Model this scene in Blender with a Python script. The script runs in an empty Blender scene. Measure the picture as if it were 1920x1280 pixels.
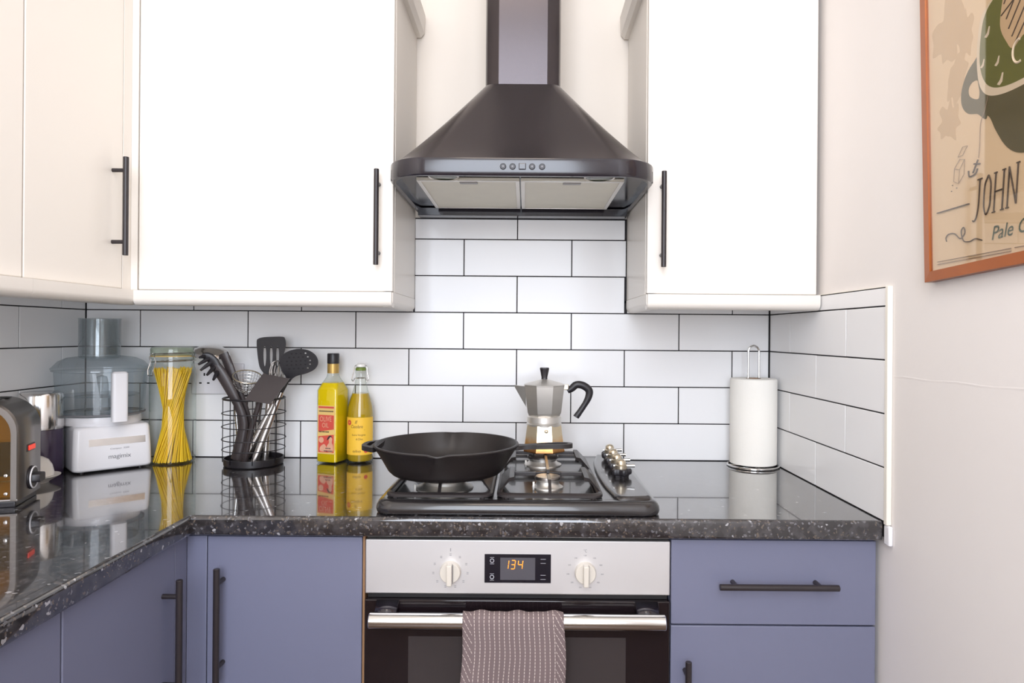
import bpy, bmesh, math, random
from mathutils import Vector, Matrix

random.seed(7)
PI = math.pi
sc = bpy.context.scene
COL = sc.collection

# ------------------------------------------------------------------ camera, world, lights, exposure
F_PX, VPU, VPV, DIST, ROLL, ZC = 1258.0, 985.0, 625.0, 1.88, 0.0078, 1.263
cam_d = bpy.data.cameras.new('camera')
cam = bpy.data.objects.new('camera', cam_d)
COL.objects.link(cam)
cam.location = (0, -DIST, ZC)
cam.rotation_euler = (PI / 2, -ROLL, 0)
cam_d.sensor_width = 36.0
cam_d.lens = F_PX / 1920 * 36
cam_d.shift_x = -(VPU - 960) / 1920
cam_d.shift_y = (VPV - 640) / 1920
cam_d.clip_start = 0.02
sc.camera = cam

sc.view_settings.view_transform = 'Standard'
sc.view_settings.look = 'None'
sc.view_settings.gamma = 1
sc.view_settings.use_curve_mapping = False
sc.view_settings.exposure = 0.0

world = bpy.data.worlds.new('sky')
sc.world = world
world.use_nodes = True
world.node_tree.nodes['Background'].inputs[0].default_value = (0.62, 0.76, 1.0, 1)
world.node_tree.nodes['Background'].inputs[1].default_value = 2.0


def area(name, loc, target, sx, sy, power, color):
    d = bpy.data.lights.new(name, 'AREA')
    d.shape = 'RECTANGLE'
    d.size, d.size_y, d.energy, d.color = sx, sy, power, color
    o = bpy.data.objects.new(name, d)
    COL.objects.link(o)
    o.location = loc
    o.rotation_euler = (Vector(target) - Vector(loc)).to_track_quat('-Z', 'Y').to_euler()
    return o


area('window_daylight', (-0.17, -2.95, 2.05), (-0.17, 0, 2.05), 1.16, 2.3, 63, (0.88, 0.92, 1.0))
area('ceiling_lamp_light', (-0.1, -1.35, 2.75), (-0.1, -1.30, 0), 0.5, 0.5, 4.6, (1.0, 0.84, 0.70))

# ------------------------------------------------------------------ helpers


def lin(c):
    r = []
    for v in c[:3]:
        v = v / 255.0
        r.append(v / 12.92 if v <= 0.04045 else ((v + 0.055) / 1.055) ** 2.4)
    return (r[0], r[1], r[2], 1.0)


def at(u, v, Y):
    du, dv = u - VPU, v - VPV
    a = du * math.cos(ROLL) + dv * math.sin(ROLL)
    b = dv * math.cos(ROLL) - du * math.sin(ROLL)
    d = Y + DIST
    return Vector((a * d / F_PX, Y, ZC - b * d / F_PX))


def P(name, col, rough=0.5, metal=0.0, spec=0.5, coat=0.0, trans=0.0, ior=1.5, emit=None, es=0.0, bump=None, var=None, coat_rough=0.05, stretch=None, subs=0.0):
    m = bpy.data.materials.new(name)
    m.use_nodes = True
    nt = m.node_tree
    b = nt.nodes['Principled BSDF']
    c = lin(col)
    b.inputs['Base Color'].default_value = c
    b.inputs['Roughness'].default_value = rough
    b.inputs['Metallic'].default_value = metal
    b.inputs['Specular IOR Level'].default_value = spec
    b.inputs['Coat Weight'].default_value = coat
    b.inputs['Coat Roughness'].default_value = coat_rough
    b.inputs['Transmission Weight'].default_value = trans
    b.inputs['IOR'].default_value = ior
    if emit:
        b.inputs['Emission Color'].default_value = lin(emit)
        b.inputs['Emission Strength'].default_value = es
    if bump or var:
        tc = nt.nodes.new('ShaderNodeTexCoord')
        src = tc.outputs['Object']
        if stretch:
            mp = nt.nodes.new('ShaderNodeMapping')
            mp.inputs['Scale'].default_value = stretch
            nt.links.new(src, mp.inputs['Vector'])
            src = mp.outputs['Vector']
    if var:
        n = nt.nodes.new('ShaderNodeTexNoise')
        n.inputs['Scale'].default_value = var[0]
        n.inputs['Detail'].default_value = 4
        nt.links.new(src, n.inputs['Vector'])
        mx = nt.nodes.new('ShaderNodeMix')
        mx.data_type = 'RGBA'
        k = var[1]
        mx.inputs[6].default_value = (c[0] * (1 - k), c[1] * (1 - k), c[2] * (1 - k), 1)
        mx.inputs[7].default_value = (min(1, c[0] * (1 + k)), min(1, c[1] * (1 + k)), min(1, c[2] * (1 + k)), 1)
        nt.links.new(n.outputs['Fac'], mx.inputs[0])
        nt.links.new(mx.outputs[2], b.inputs['Base Color'])
    if bump:
        n = nt.nodes.new('ShaderNodeTexNoise')
        n.inputs['Scale'].default_value = bump[0]
        n.inputs['Detail'].default_value = 3
        nt.links.new(src, n.inputs['Vector'])
        bp = nt.nodes.new('ShaderNodeBump')
        bp.inputs['Strength'].default_value = bump[1]
        bp.inputs['Distance'].default_value = bump[2] if len(bump) > 2 else 0.002
        nt.links.new(n.outputs['Fac'], bp.inputs['Height'])
        nt.links.new(bp.outputs['Normal'], b.inputs['Normal'])
    return m


def thin_glass(name, col, refl=0.06, edge=0.75, power=4.0, edge_col=None, haze=0.0):
    """Clear thin walled glass: light goes straight through, with a reflection that grows at grazing angles."""
    m = bpy.data.materials.new(name)
    m.use_nodes = True
    nt = m.node_tree
    for n in list(nt.nodes):
        nt.nodes.remove(n)
    out = nt.nodes.new('ShaderNodeOutputMaterial')
    mix = nt.nodes.new('ShaderNodeMixShader')
    tr = nt.nodes.new('ShaderNodeBsdfTransparent')
    gl = nt.nodes.new('ShaderNodeBsdfGlossy')
    gl.inputs['Roughness'].default_value = 0.02
    lw = nt.nodes.new('ShaderNodeLayerWeight')
    lw.inputs['Blend'].default_value = 0.5
    pw = nt.nodes.new('ShaderNodeMath')
    pw.operation = 'POWER'
    pw.inputs[1].default_value = power
    ml = nt.nodes.new('ShaderNodeMath')
    ml.operation = 'MULTIPLY_ADD'
    ml.inputs[1].default_value = edge
    ml.inputs[2].default_value = refl
    cm = nt.nodes.new('ShaderNodeMix')
    cm.data_type = 'RGBA'
    cm.inputs[6].default_value = lin(col)
    cm.inputs[7].default_value = lin(edge_col if edge_col else col)
    pw2 = nt.nodes.new('ShaderNodeMath')
    pw2.operation = 'POWER'
    pw2.inputs[1].default_value = 2.5
    nt.links.new(lw.outputs['Facing'], pw.inputs[0])
    nt.links.new(lw.outputs['Facing'], pw2.inputs[0])
    nt.links.new(pw2.outputs[0], cm.inputs[0])
    nt.links.new(cm.outputs[2], tr.inputs['Color'])
    nt.links.new(pw.outputs[0], ml.inputs[0])
    nt.links.new(ml.outputs[0], mix.inputs['Fac'])
    body = tr.outputs[0]
    if haze > 0:
        df = nt.nodes.new('ShaderNodeBsdfTranslucent')
        df.inputs['Color'].default_value = lin(col)
        d2 = nt.nodes.new('ShaderNodeBsdfDiffuse')
        d2.inputs['Color'].default_value = lin(col)
        m2 = nt.nodes.new('ShaderNodeMixShader')
        m2.inputs['Fac'].default_value = 0.5
        nt.links.new(df.outputs[0], m2.inputs[1])
        nt.links.new(d2.outputs[0], m2.inputs[2])
        m3 = nt.nodes.new('ShaderNodeMixShader')
        m3.inputs['Fac'].default_value = haze
        nt.links.new(tr.outputs[0], m3.inputs[1])
        nt.links.new(m2.outputs[0], m3.inputs[2])
        body = m3.outputs[0]
    nt.links.new(body, mix.inputs[1])
    nt.links.new(gl.outputs[0], mix.inputs[2])
    nt.links.new(mix.outputs[0], out.inputs['Surface'])
    return m


class MB:
    """Collects shapes and links them as ONE mesh object."""

    def __init__(s, M=None):
        s.bm = bmesh.new()
        s.M = M

    def _end(s, n0):
        if s.M is not None:
            s.bm.verts.ensure_lookup_table()
            for v in s.bm.verts[n0:]:
                v.co = s.M @ v.co

    def box(s, x0, x1, y0, y1, z0, z1, bev=0.0, seg=2):
        n0 = len(s.bm.verts)
        t = bmesh.new()
        bmesh.ops.create_cube(t, size=1)
        for v in t.verts:
            v.co = Vector(((x0 + x1) / 2 + v.co.x * (x1 - x0), (y0 + y1) / 2 + v.co.y * (y1 - y0), (z0 + z1) / 2 + v.co.z * (z1 - z0)))
        if bev > 0:
            bmesh.ops.bevel(t, geom=list(t.edges), offset=bev, segments=seg, affect='EDGES', profile=0.5)
        for f in sorted(t.faces, key=lambda q: -q.calc_area())[:6]:
            f.smooth = True  # marks a face that stays flat (see build)
        me = bpy.data.meshes.new('tmp')
        t.to_mesh(me)
        t.free()
        s.bm.from_mesh(me)
        bpy.data.meshes.remove(me)
        s._end(n0)
        return s

    def loft(s, rings, cap0=True, cap1=True, closed=True, wrap=False):
        n0 = len(s.bm.verts)
        rv = [[s.bm.verts.new(p) for p in r] for r in rings]
        m = len(rv)
        for i in range(m if wrap else m - 1):
            a, b = rv[i], rv[(i + 1) % m]
            k = len(a)
            for j in range(k if closed else k - 1):
                try:
                    s.bm.faces.new((a[j], a[(j + 1) % k], b[(j + 1) % k], b[j]))
                except ValueError:
                    pass
        if not wrap:
            if cap0:
                s.bm.faces.new(list(reversed(rv[0]))).smooth = True
            if cap1:
                s.bm.faces.new(rv[-1]).smooth = True
        s._end(n0)
        return s

    def tube(s, pts, r, seg=10, closed=False, flat=1.0, up=None):
        """A round (or flattened) bar along pts; r may be a list."""
        pts = [Vector(p) for p in pts]
        n = len(pts)
        rs = r if isinstance(r, (list, tuple)) else [r] * n
        tans = []
        for i in range(n):
            if closed:
                t = pts[(i + 1) % n] - pts[(i - 1) % n]
            else:
                t = pts[min(i + 1, n - 1)] - pts[max(i - 1, 0)]
            tans.append(t.normalized())
        ref = Vector(up) if up is not None else (Vector((0, 0, 1)) if abs(tans[0].z) < 0.9 else Vector((0, 1, 0)))
        nrm = (ref - tans[0] * ref.dot(tans[0])).normalized()
        rings = []
        for i in range(n):
            if i:
                nrm = (nrm - tans[i] * nrm.dot(tans[i])).normalized()
            if up is not None:
                nrm = (ref - tans[i] * ref.dot(tans[i])).normalized()
            bi = tans[i].cross(nrm)
            rings.append([pts[i] + nrm * (math.cos(2 * PI * j / seg) * rs[i] * flat) + bi * (math.sin(2 * PI * j / seg) * rs[i]) for j in range(seg)])
        s.loft(rings, cap0=not closed, cap1=not closed, wrap=closed)
        return s

    def cyl(s, p0, p1, r0, r1=None, seg=24):
        return s.tube([p0, p1], [r0, r0 if r1 is None else r1], seg)

    def lathe(s, prof, seg=40, c=(0, 0, 0), ax=None, a0=0.0, squash=None):
        """prof: (radius, height) pairs; r=0 gives a pole."""
        n0 = len(s.bm.verts)
        c = Vector(c)
        R = Matrix.Identity(3) if ax is None else Vector((0, 0, 1)).rotation_difference(Vector(ax)).to_matrix()
        rows = []
        for (r, z) in prof:
            if r < 1e-6:
                rows.append([s.bm.verts.new(c + R @ Vector((0, 0, z)))])
            else:
                rows.append([s.bm.verts.new(c + R @ Vector((r * math.cos(a0 + 2 * PI * j / seg), r * math.sin(a0 + 2 * PI * j / seg), z))) for j in range(seg)])
        for a, b in zip(rows[:-1], rows[1:]):
            if len(a) == 1 and len(b) == 1:
                continue
            for j in range(seg):
                j2 = (j + 1) % seg
                if len(a) == 1:
                    s.bm.faces.new((a[0], b[j2], b[j]))
                elif len(b) == 1:
                    s.bm.faces.new((a[j], a[j2], b[0]))
                else:
                    s.bm.faces.new((a[j], a[j2], b[j2], b[j]))
        s._end(n0)
        return s

    def prism(s, outer, z0, z1, holes=(), T=None):
        """A flat outline (with holes) given thickness; T maps (x, y, z) to where it stands."""
        n0 = len(s.bm.verts)
        T = T or (lambda x, y, z: Vector((x, y, z)))
        loops = [list(outer)] + [list(h) for h in holes]
        t = bmesh.new()
        for lp in loops:
            vs = [t.verts.new((p[0], p[1], 0)) for p in lp]
            for i in range(len(vs)):
                t.edges.new((vs[i], vs[(i + 1) % len(vs)]))
        bmesh.ops.triangle_fill(t, edges=list(t.edges), use_beauty=True)
        t.verts.ensure_lookup_table()
        t.verts.index_update()
        lo = [s.bm.verts.new(T(v.co.x, v.co.y, z0)) for v in t.verts]
        hi = [s.bm.verts.new(T(v.co.x, v.co.y, z1)) for v in t.verts]
        for f in t.faces:
            idx = [v.index for v in f.verts]
            s.bm.faces.new([hi[i] for i in idx]).smooth = True
            s.bm.faces.new([lo[i] for i in reversed(idx)]).smooth = True
        for e in t.edges:
            if len(e.link_faces) == 1:
                i, j = e.verts[0].index, e.verts[1].index
                s.bm.faces.new((lo[i], lo[j], hi[j], hi[i]))
        t.free()
        s._end(n0)
        return s

    def build(s, name, mat, parent=None, angle=35, loc=None):
        bmesh.ops.recalc_face_normals(s.bm, faces=list(s.bm.faces))
        for f in s.bm.faces:
            f.smooth = (not f.smooth) and angle > 0
        me = bpy.data.meshes.new(name)
        s.bm.to_mesh(me)
        s.bm.free()
        for m in (mat if isinstance(mat, (list, tuple)) else [mat]):
            me.materials.append(m)
        if angle > 0:
            keep = [p.use_smooth for p in me.polygons]
            me.set_sharp_from_angle(angle=math.radians(angle))
            me.polygons.foreach_set('use_smooth', keep)
        o = bpy.data.objects.new(name, me)
        COL.objects.link(o)
        if parent is not None:
            o.parent = parent
        if loc:
            o.location = loc
        return o


def thing(name, label, cat, loc=(0, 0, 0), rz=0.0, group=None):
    o = bpy.data.objects.new(name, None)
    o.empty_display_size = 0.05
    COL.objects.link(o)
    o.location = loc
    o.rotation_euler = (0, 0, rz)
    return tag(o, label, cat, group)


def tag(o, label, cat, group=None, kind=None):
    o['label'] = label
    o['category'] = cat
    if group:
        o['group'] = group
    if kind:
        o['kind'] = kind
    return o


def struct(o):
    o['kind'] = 'structure'
    return o


def cr(pts, n=6, closed=False):
    """Catmull-Rom through pts."""
    pts = [Vector(p) for p in pts]
    m = len(pts)
    out = []
    for i in range(m if closed else m - 1):
        if closed:
            p0, p1, p2, p3 = pts[(i - 1) % m], pts[i], pts[(i + 1) % m], pts[(i + 2) % m]
        else:
            p0, p1, p2, p3 = pts[max(i - 1, 0)], pts[i], pts[i + 1], pts[min(i + 2, m - 1)]
        for k in range(n):
            t = k / n
            out.append(0.5 * ((2 * p1) + (p2 - p0) * t + (2 * p0 - 5 * p1 + 4 * p2 - p3) * t * t + (3 * p1 - p0 - 3 * p2 + p3) * t ** 3))
    if not closed:
        out.append(pts[-1])
    return out


def cr2(pts, n=6, closed=True):
    return [(p.x, p.y) for p in cr([(p[0], p[1], 0) for p in pts], n, closed)]


def rrect(hx, hy, r, n=6, cx=0.0, cy=0.0):
    o = []
    for (sx, sy, a0) in ((1, 1, 0), (-1, 1, PI / 2), (-1, -1, PI), (1, -1, 3 * PI / 2)):
        for k in range(n + 1):
            a = a0 + PI / 2 * k / n
            o.append((cx + sx * (hx - r) + r * math.cos(a), cy + sy * (hy - r) + r * math.sin(a)))
    return o


def circle(cx, cy, r, n=24, ry=None):
    return [(cx + r * math.cos(2 * PI * k / n), cy + (ry or r) * math.sin(2 * PI * k / n)) for k in range(n)]


def text_mb(mb, s, w, h, T, depth=0.0003, shear=0.0, spacing=1.0):
    """Adds lettering of width w and height h (lower left at the origin of T) to mb."""
    cu = bpy.data.curves.new('lettering', 'FONT')
    cu.body = s
    cu.shear = shear
    cu.resolution_u = 4
    cu.space_character = spacing
    o = bpy.data.objects.new('lettering', cu)
    COL.objects.link(o)
    bpy.context.view_layer.update()
    me = bpy.data.meshes.new_from_object(o.evaluated_get(bpy.context.evaluated_depsgraph_get()))
    bpy.data.objects.remove(o)
    xs = [v.co.x for v in me.vertices]
    ys = [v.co.y for v in me.vertices]
    if xs:
        x0, x1, y0, y1 = min(xs), max(xs), min(ys), max(ys)
        vs = [mb.bm.verts.new(T((v.co.x - x0) / (x1 - x0) * w, (v.co.y - y0) / max(1e-6, y1 - y0) * h, depth)) for v in me.vertices]
        for p in me.polygons:
            try:
                mb.bm.faces.new([vs[i] for i in p.vertices])
            except ValueError:
                pass
    bpy.data.meshes.remove(me)
    bpy.data.curves.remove(cu)


# ------------------------------------------------------------------ materials
M = {}
M['paint_cream'] = P('cream wall paint', (236, 226, 214), 0.75, bump=(60, 0.12, 0.001), var=(3, 0.015))
M['paint_beige'] = P('warm beige wall paint', (235, 229, 225), 0.7, bump=(45, 0.2, 0.0015), var=(5, 0.02))
M['ceiling'] = P('ceiling paint', (235, 230, 222), 0.8, var=(3, 0.01))
M['floor'] = P('oak floor', (96, 72, 54), 0.4, var=(6, 0.25), stretch=(1, 8, 1))
M['tile'] = P('white glazed tile', (242, 241, 241), 0.14, spec=0.25, bump=(5, 0.012, 0.001))
M['grout'] = P('black grout', (30, 26, 30), 0.8, var=(80, 0.2))
M['trim'] = P('white plastic trim', (240, 234, 222), 0.35, var=(8, 0.02))
M['cab_white'] = P('cream satin cabinet', (236, 229, 220), 0.32, var=(2, 0.01), bump=(30, 0.02))
M['cab_blue'] = P('blue grey cabinet paint', (115, 117, 139), 0.42, var=(3, 0.03), bump=(60, 0.04))
M['cab_edge'] = P('bare tan board edge', (146, 110, 78), 0.6, var=(40, 0.15))
M['handle_black'] = P('matt black bar handle', (44, 38, 40), 0.35, spec=0.5, bump=(200, 0.03))
M['hood'] = P('dark brown metallic enamel', (74, 68, 70), 0.22, metal=0.7, var=(300, 0.06))
M['hood_under'] = P('dark enamel', (34, 30, 38), 0.14, spec=0.7, metal=0.0, var=(60, 0.1))
M['filter'] = P('cream grease filter mesh', (228, 222, 206), 0.45, metal=0.25, bump=(400, 0.25, 0.001), var=(20, 0.05))
M['alu'] = P('aluminium', (224, 220, 214), 0.42, metal=0.9, bump=(90, 0.06), var=(30, 0.06))
M['steel'] = P('brushed steel', (222, 219, 218), 0.50, metal=0.9, bump=(60, 0.05, 0.0006), stretch=(1, 30, 30))
M['steel_bright'] = P('polished steel', (216, 214, 212), 0.14, metal=1.0, var=(30, 0.03))
M['steel_satin'] = P('satin steel tube', (212, 206, 202), 0.27, metal=0.95, var=(20, 0.03))
M['steel_dark'] = P('dull dark steel', (132, 126, 122), 0.32, metal=0.9, bump=(70, 0.05), var=(12, 0.1))
M['brass'] = P('brassy aluminium', (212, 200, 178), 0.28, metal=0.9, var=(20, 0.08))
M['oven_glass'] = P('black oven glass', (28, 21, 24), 0.06, spec=0.55, bump=(3, 0.01))
M['oven_window'] = P('smoked oven window', (62, 56, 56), 0.12, spec=0.5, var=(5, 0.1))
M['oven_body'] = P('black oven body', (18, 16, 18), 0.5, var=(20, 0.1))
M['knob_cream'] = P('cream oven knob', (216, 208, 196), 0.35, var=(20, 0.02))
M['display'] = P('black display glass', (30, 28, 36), 0.12, var=(10, 0.05))
M['display_grey'] = P('grey display window', (86, 84, 90), 0.2, var=(10, 0.03))
M['digit'] = P('orange digits', (255, 150, 40), 0.5, emit=(255, 140, 40), es=1.6, var=(10, 0.01))
M['print_grey'] = P('grey print', (128, 126, 130), 0.5, var=(40, 0.02))
M['print_pale'] = P('pale symbols', (190, 190, 198), 0.5, var=(40, 0.02))
M['hob'] = P('black enamel hob', (40, 37, 38), 0.22, spec=0.6, coat=0.4, var=(40, 0.08), bump=(300, 0.03, 0.0005))
M['iron'] = P('cast iron', (34, 29, 29), 0.42, spec=0.5, bump=(220, 0.22, 0.0008), var=(40, 0.12))
M['grate'] = P('black enamelled pan support', (50, 45, 45), 0.34, spec=0.5, bump=(150, 0.08, 0.0006), var=(40, 0.1))
M['black_plastic'] = P('black plastic', (36, 33, 37), 0.38, var=(30, 0.06), bump=(90, 0.04))
M['dark_plastic'] = P('dark brown grey plastic', (62, 54, 54), 0.36, var=(20, 0.1), bump=(90, 0.04))
M['wire_black'] = P('black coated wire', (34, 31, 34), 0.4, var=(60, 0.05))
M['paper'] = P('white kitchen paper', (246, 242, 234), 0.9, bump=(260, 0.3, 0.0015), var=(6, 0.01))
M['white_plastic'] = P('white plastic', (240, 238, 240), 0.25, var=(5, 0.01))
M['ceramic'] = P('white ceramic', (248, 244, 238), 0.15, var=(8, 0.01))
M['glass'] = thin_glass('clear glass', (250, 252, 251), edge_col=(208, 220, 214))
M['glass_green'] = thin_glass('greenish thick glass', (236, 242, 232), edge_col=(160, 176, 158), haze=0.08)
M['glass_smoke'] = thin_glass('blue grey clear plastic', (240, 244, 246), refl=0.06, edge_col=(206, 218, 223), haze=0.12)
M['glass_tube'] = thin_glass('clear plastic tube', (244, 247, 248), refl=0.06, edge_col=(206, 214, 218), haze=0.05)
M['pane'] = thin_glass('picture glass', (252, 252, 252), refl=0.05, edge=0.9, power=4.0)
M['oil'] = P('yellow olive oil', (250, 214, 20), 0.12, trans=0.1, ior=1.3, var=(10, 0.05))
M['oil_green'] = P('greenish olive oil', (196, 160, 30), 0.12, trans=0.1, ior=1.3, var=(10, 0.08))
M['pasta'] = P('spaghetti', (255, 208, 48), 0.45, var=(30, 0.06))
M['purple_dark'] = P('dark translucent purple plastic', (72, 60, 84), 0.2, spec=0.6, var=(12, 0.15))
M['label_yellow'] = P('yellow paper label', (246, 196, 62), 0.5, var=(30, 0.04))
M['label_cream'] = P('buff paper label', (232, 196, 120), 0.5, var=(40, 0.05))
M['label_red'] = P('red label print', (214, 84, 70), 0.5, var=(40, 0.06))
M['label_brown'] = P('brown label ink', (112, 84, 40), 0.6, var=(40, 0.06))
M['label_pink'] = P('pale pink label print', (226, 170, 140), 0.5, var=(60, 0.12))
M['label_dark'] = P('dark label ink', (58, 44, 46), 0.6, var=(40, 0.06))
M['foil'] = P('gold neck foil', (196, 160, 90), 0.35, metal=0.5, var=(60, 0.2))
M['green_cap'] = P('green rubber seal', (112, 132, 48), 0.45, var=(20, 0.1))
M['wood_frame'] = P('orange brown wood', (164, 86, 30), 0.38, var=(14, 0.2), stretch=(1, 1, 0.2), bump=(60, 0.05))
M['socket'] = P('white socket plastic', (226, 224, 228), 0.3, var=(10, 0.01))
M['black'] = P('black recess', (14, 12, 13), 0.6, var=(10, 0.05))
M['red_lamp'] = P('red switch', (230, 60, 40), 0.3, emit=(255, 60, 30), es=0.5, var=(10, 0.02))
M['amber'] = P('amber toaster inside', (190, 156, 62), 0.35, metal=0.2, var=(20, 0.2))
M['amber_glass'] = thin_glass('amber window', (226, 212, 168), refl=0.08)
M['poster'] = P('buff poster paper', (231, 200, 160), 0.7, var=(3, 0.04))
M['ink_dark'] = P('dark brown ink', (86, 70, 56), 0.7, var=(60, 0.08))
M['ink_olive'] = P('olive grey ink', (98, 88, 56), 0.7, var=(40, 0.08))
M['ink_green'] = P('sea green ink', (108, 106, 44), 0.7, var=(20, 0.18))
M['ink_teal'] = P('grey green ink', (92, 102, 84), 0.7, var=(40, 0.05))
M['ink_cream'] = P('cream ink', (228, 206, 176), 0.7, var=(40, 0.03))
M['ink_tan'] = P('tan ink', (212, 178, 136), 0.7, var=(30, 0.03))
M['ink_fine'] = P('fine brown ink', (150, 124, 98), 0.7, var=(60, 0.05))


def granite():
    m = bpy.data.materials.new('black speckled worktop')
    m.use_nodes = True
    nt = m.node_tree
    b = nt.nodes['Principled BSDF']
    tc = nt.nodes.new('ShaderNodeTexCoord')
    prev = None
    base = (0.020, 0.018, 0.020, 1)
    ns = nt.nodes.new('ShaderNodeTexNoise')
    ns.inputs['Scale'].default_value = 55
    ns.inputs['Detail'].default_value = 6
    nt.links.new(tc.outputs['Object'], ns.inputs['Vector'])
    r0 = nt.nodes.new('ShaderNodeValToRGB')
    r0.color_ramp.elements[0].position = 0.42
    r0.color_ramp.elements[0].color = base
    r0.color_ramp.elements[1].position = 0.72
    r0.color_ramp.elements[1].color = (0.065, 0.06, 0.064, 1)
    nt.links.new(ns.outputs['Fac'], r0.inputs[0])
    prev = r0.outputs[0]
    for scale, thr, size, colr in ((160, 0.76, 0.40, (0.13, 0.125, 0.135, 1)), (210, 0.80, 0.44, (0.11, 0.085, 0.068, 1)), (90, 0.93, 0.28, (0.36, 0.35, 0.36, 1))):
        v = nt.nodes.new('ShaderNodeTexVoronoi')
        v.inputs['Scale'].default_value = scale
        nz = nt.nodes.new('ShaderNodeMix')
        nz.data_type = 'RGBA'
        nz.inputs[0].default_value = 0.012
        nt.links.new(tc.outputs['Object'], nz.inputs[6])
        n2 = nt.nodes.new('ShaderNodeTexNoise')
        n2.inputs['Scale'].default_value = 120
        nt.links.new(tc.outputs['Object'], n2.inputs['Vector'])
        nt.links.new(n2.outputs['Color'], nz.inputs[7])
        nt.links.new(nz.outputs[2], v.inputs['Vector'])
        sx = nt.nodes.new('ShaderNodeSeparateColor')
        nt.links.new(v.outputs['Color'], sx.inputs[0])
        g = nt.nodes.new('ShaderNodeMath')
        g.operation = 'GREATER_THAN'
        g.inputs[1].default_value = thr
        nt.links.new(sx.outputs[0], g.inputs[0])
        l = nt.nodes.new('ShaderNodeMath')
        l.operation = 'LESS_THAN'
        l.inputs[1].default_value = size
        nt.links.new(v.outputs['Distance'], l.inputs[0])
        mu = nt.nodes.new('ShaderNodeMath')
        mu.operation = 'MULTIPLY'
        nt.links.new(g.outputs[0], mu.inputs[0])
        nt.links.new(l.outputs[0], mu.inputs[1])
        mx = nt.nodes.new('ShaderNodeMix')
        mx.data_type = 'RGBA'
        nt.links.new(mu.outputs[0], mx.inputs[0])
        nt.links.new(prev, mx.inputs[6])
        mx.inputs[7].default_value = colr
        prev = mx.outputs[2]
    nt.links.new(prev, b.inputs['Base Color'])
    b.inputs['Roughness'].default_value = 0.10
    b.inputs['Specular IOR Level'].default_value = 0.6
    b.inputs['Coat Weight'].default_value = 1.0
    b.inputs['Coat Roughness'].default_value = 0.03
    return m


M['granite'] = granite()


def towel_mat():
    m = bpy.data.materials.new('striped taupe cloth')
    m.use_nodes = True
    nt = m.node_tree
    b = nt.nodes['Principled BSDF']
    tc = nt.nodes.new('ShaderNodeTexCoord')
    sp = nt.nodes.new('ShaderNodeSeparateXYZ')
    nt.links.new(tc.outputs['UV'], sp.inputs[0])

    def mth(op, a, bb=None, c=None):
        n = nt.nodes.new('ShaderNodeMath')
        n.operation = op
        for i, q in enumerate((a, bb, c)):
            if q is None:
                continue
            if isinstance(q, (int, float)):
                n.inputs[i].default_value = q
            else:
                nt.links.new(q, n.inputs[i])
        return n.outputs[0]
    x, z = sp.outputs[0], sp.outputs[1]
    side = mth('GREATER_THAN', mth('ABSOLUTE', x), 0.077)
    xx = mth('MULTIPLY_ADD', mth('MULTIPLY', z, 0.55), side, x)
    nz = nt.nodes.new('ShaderNodeTexNoise')
    nz.inputs['Scale'].default_value = 14
    nt.links.new(tc.outputs['UV'], nz.inputs['Vector'])
    xx = mth('MULTIPLY_ADD', nz.outputs['Fac'], 0.004, xx)
    fr = mth('FRACT', mth('DIVIDE', mth('ADD', xx, 1.0), 0.0092))
    line = mth('LESS_THAN', fr, 0.135)
    dash = mth('LESS_THAN', mth('FRACT', mth('DIVIDE', z, 0.0062)), 0.72)
    fac = mth('MULTIPLY', line, dash)
    mx = nt.nodes.new('ShaderNodeMix')
    mx.data_type = 'RGBA'
    mx.inputs[6].default_value = lin((120, 105, 105))
    mx.inputs[7].default_value = lin((202, 188, 180))
    nt.links.new(fac, mx.inputs[0])
    nt.links.new(mx.outputs[2], b.inputs['Base Color'])
    b.inputs['Roughness'].default_value = 0.9
    b.inputs['Specular IOR Level'].default_value = 0.15
    n2 = nt.nodes.new('ShaderNodeTexNoise')
    n2.inputs['Scale'].default_value = 700
    nt.links.new(tc.outputs['Object'], n2.inputs['Vector'])
    bp = nt.nodes.new('ShaderNodeBump')
    bp.inputs['Strength'].default_value = 0.4
    bp.inputs['Distance'].default_value = 0.001
    nt.links.new(n2.outputs['Fac'], bp.inputs['Height'])
    nt.links.new(bp.outputs['Normal'], b.inputs['Normal'])
    return m


M['towel'] = towel_mat()


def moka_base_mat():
    """Aluminium graded from brown at the foot of the pot to pale higher up."""
    m = P('brown to pale aluminium', (206, 184, 150), 0.28, metal=0.85)
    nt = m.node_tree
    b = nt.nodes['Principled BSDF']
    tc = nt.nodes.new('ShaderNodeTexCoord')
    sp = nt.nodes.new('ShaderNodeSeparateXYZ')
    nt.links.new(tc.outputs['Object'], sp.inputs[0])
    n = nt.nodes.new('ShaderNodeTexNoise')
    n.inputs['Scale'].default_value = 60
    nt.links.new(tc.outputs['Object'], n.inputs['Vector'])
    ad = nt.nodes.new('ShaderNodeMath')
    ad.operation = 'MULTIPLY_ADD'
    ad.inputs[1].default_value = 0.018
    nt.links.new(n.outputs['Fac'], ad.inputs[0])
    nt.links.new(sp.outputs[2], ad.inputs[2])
    rp = nt.nodes.new('ShaderNodeValToRGB')  # base colour by height: brown at the bottom, paler upwards
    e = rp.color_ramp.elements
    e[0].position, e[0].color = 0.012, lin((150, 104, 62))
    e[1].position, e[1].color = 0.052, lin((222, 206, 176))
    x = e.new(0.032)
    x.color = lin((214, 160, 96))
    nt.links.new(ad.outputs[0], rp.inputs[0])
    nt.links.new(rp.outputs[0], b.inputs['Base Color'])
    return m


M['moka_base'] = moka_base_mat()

# ------------------------------------------------------------------ the room
ZT = 0.9105          # top of the worktop, first tile course
PITCH = 0.1025
XL, XR = -1.231, 0.6846


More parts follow.
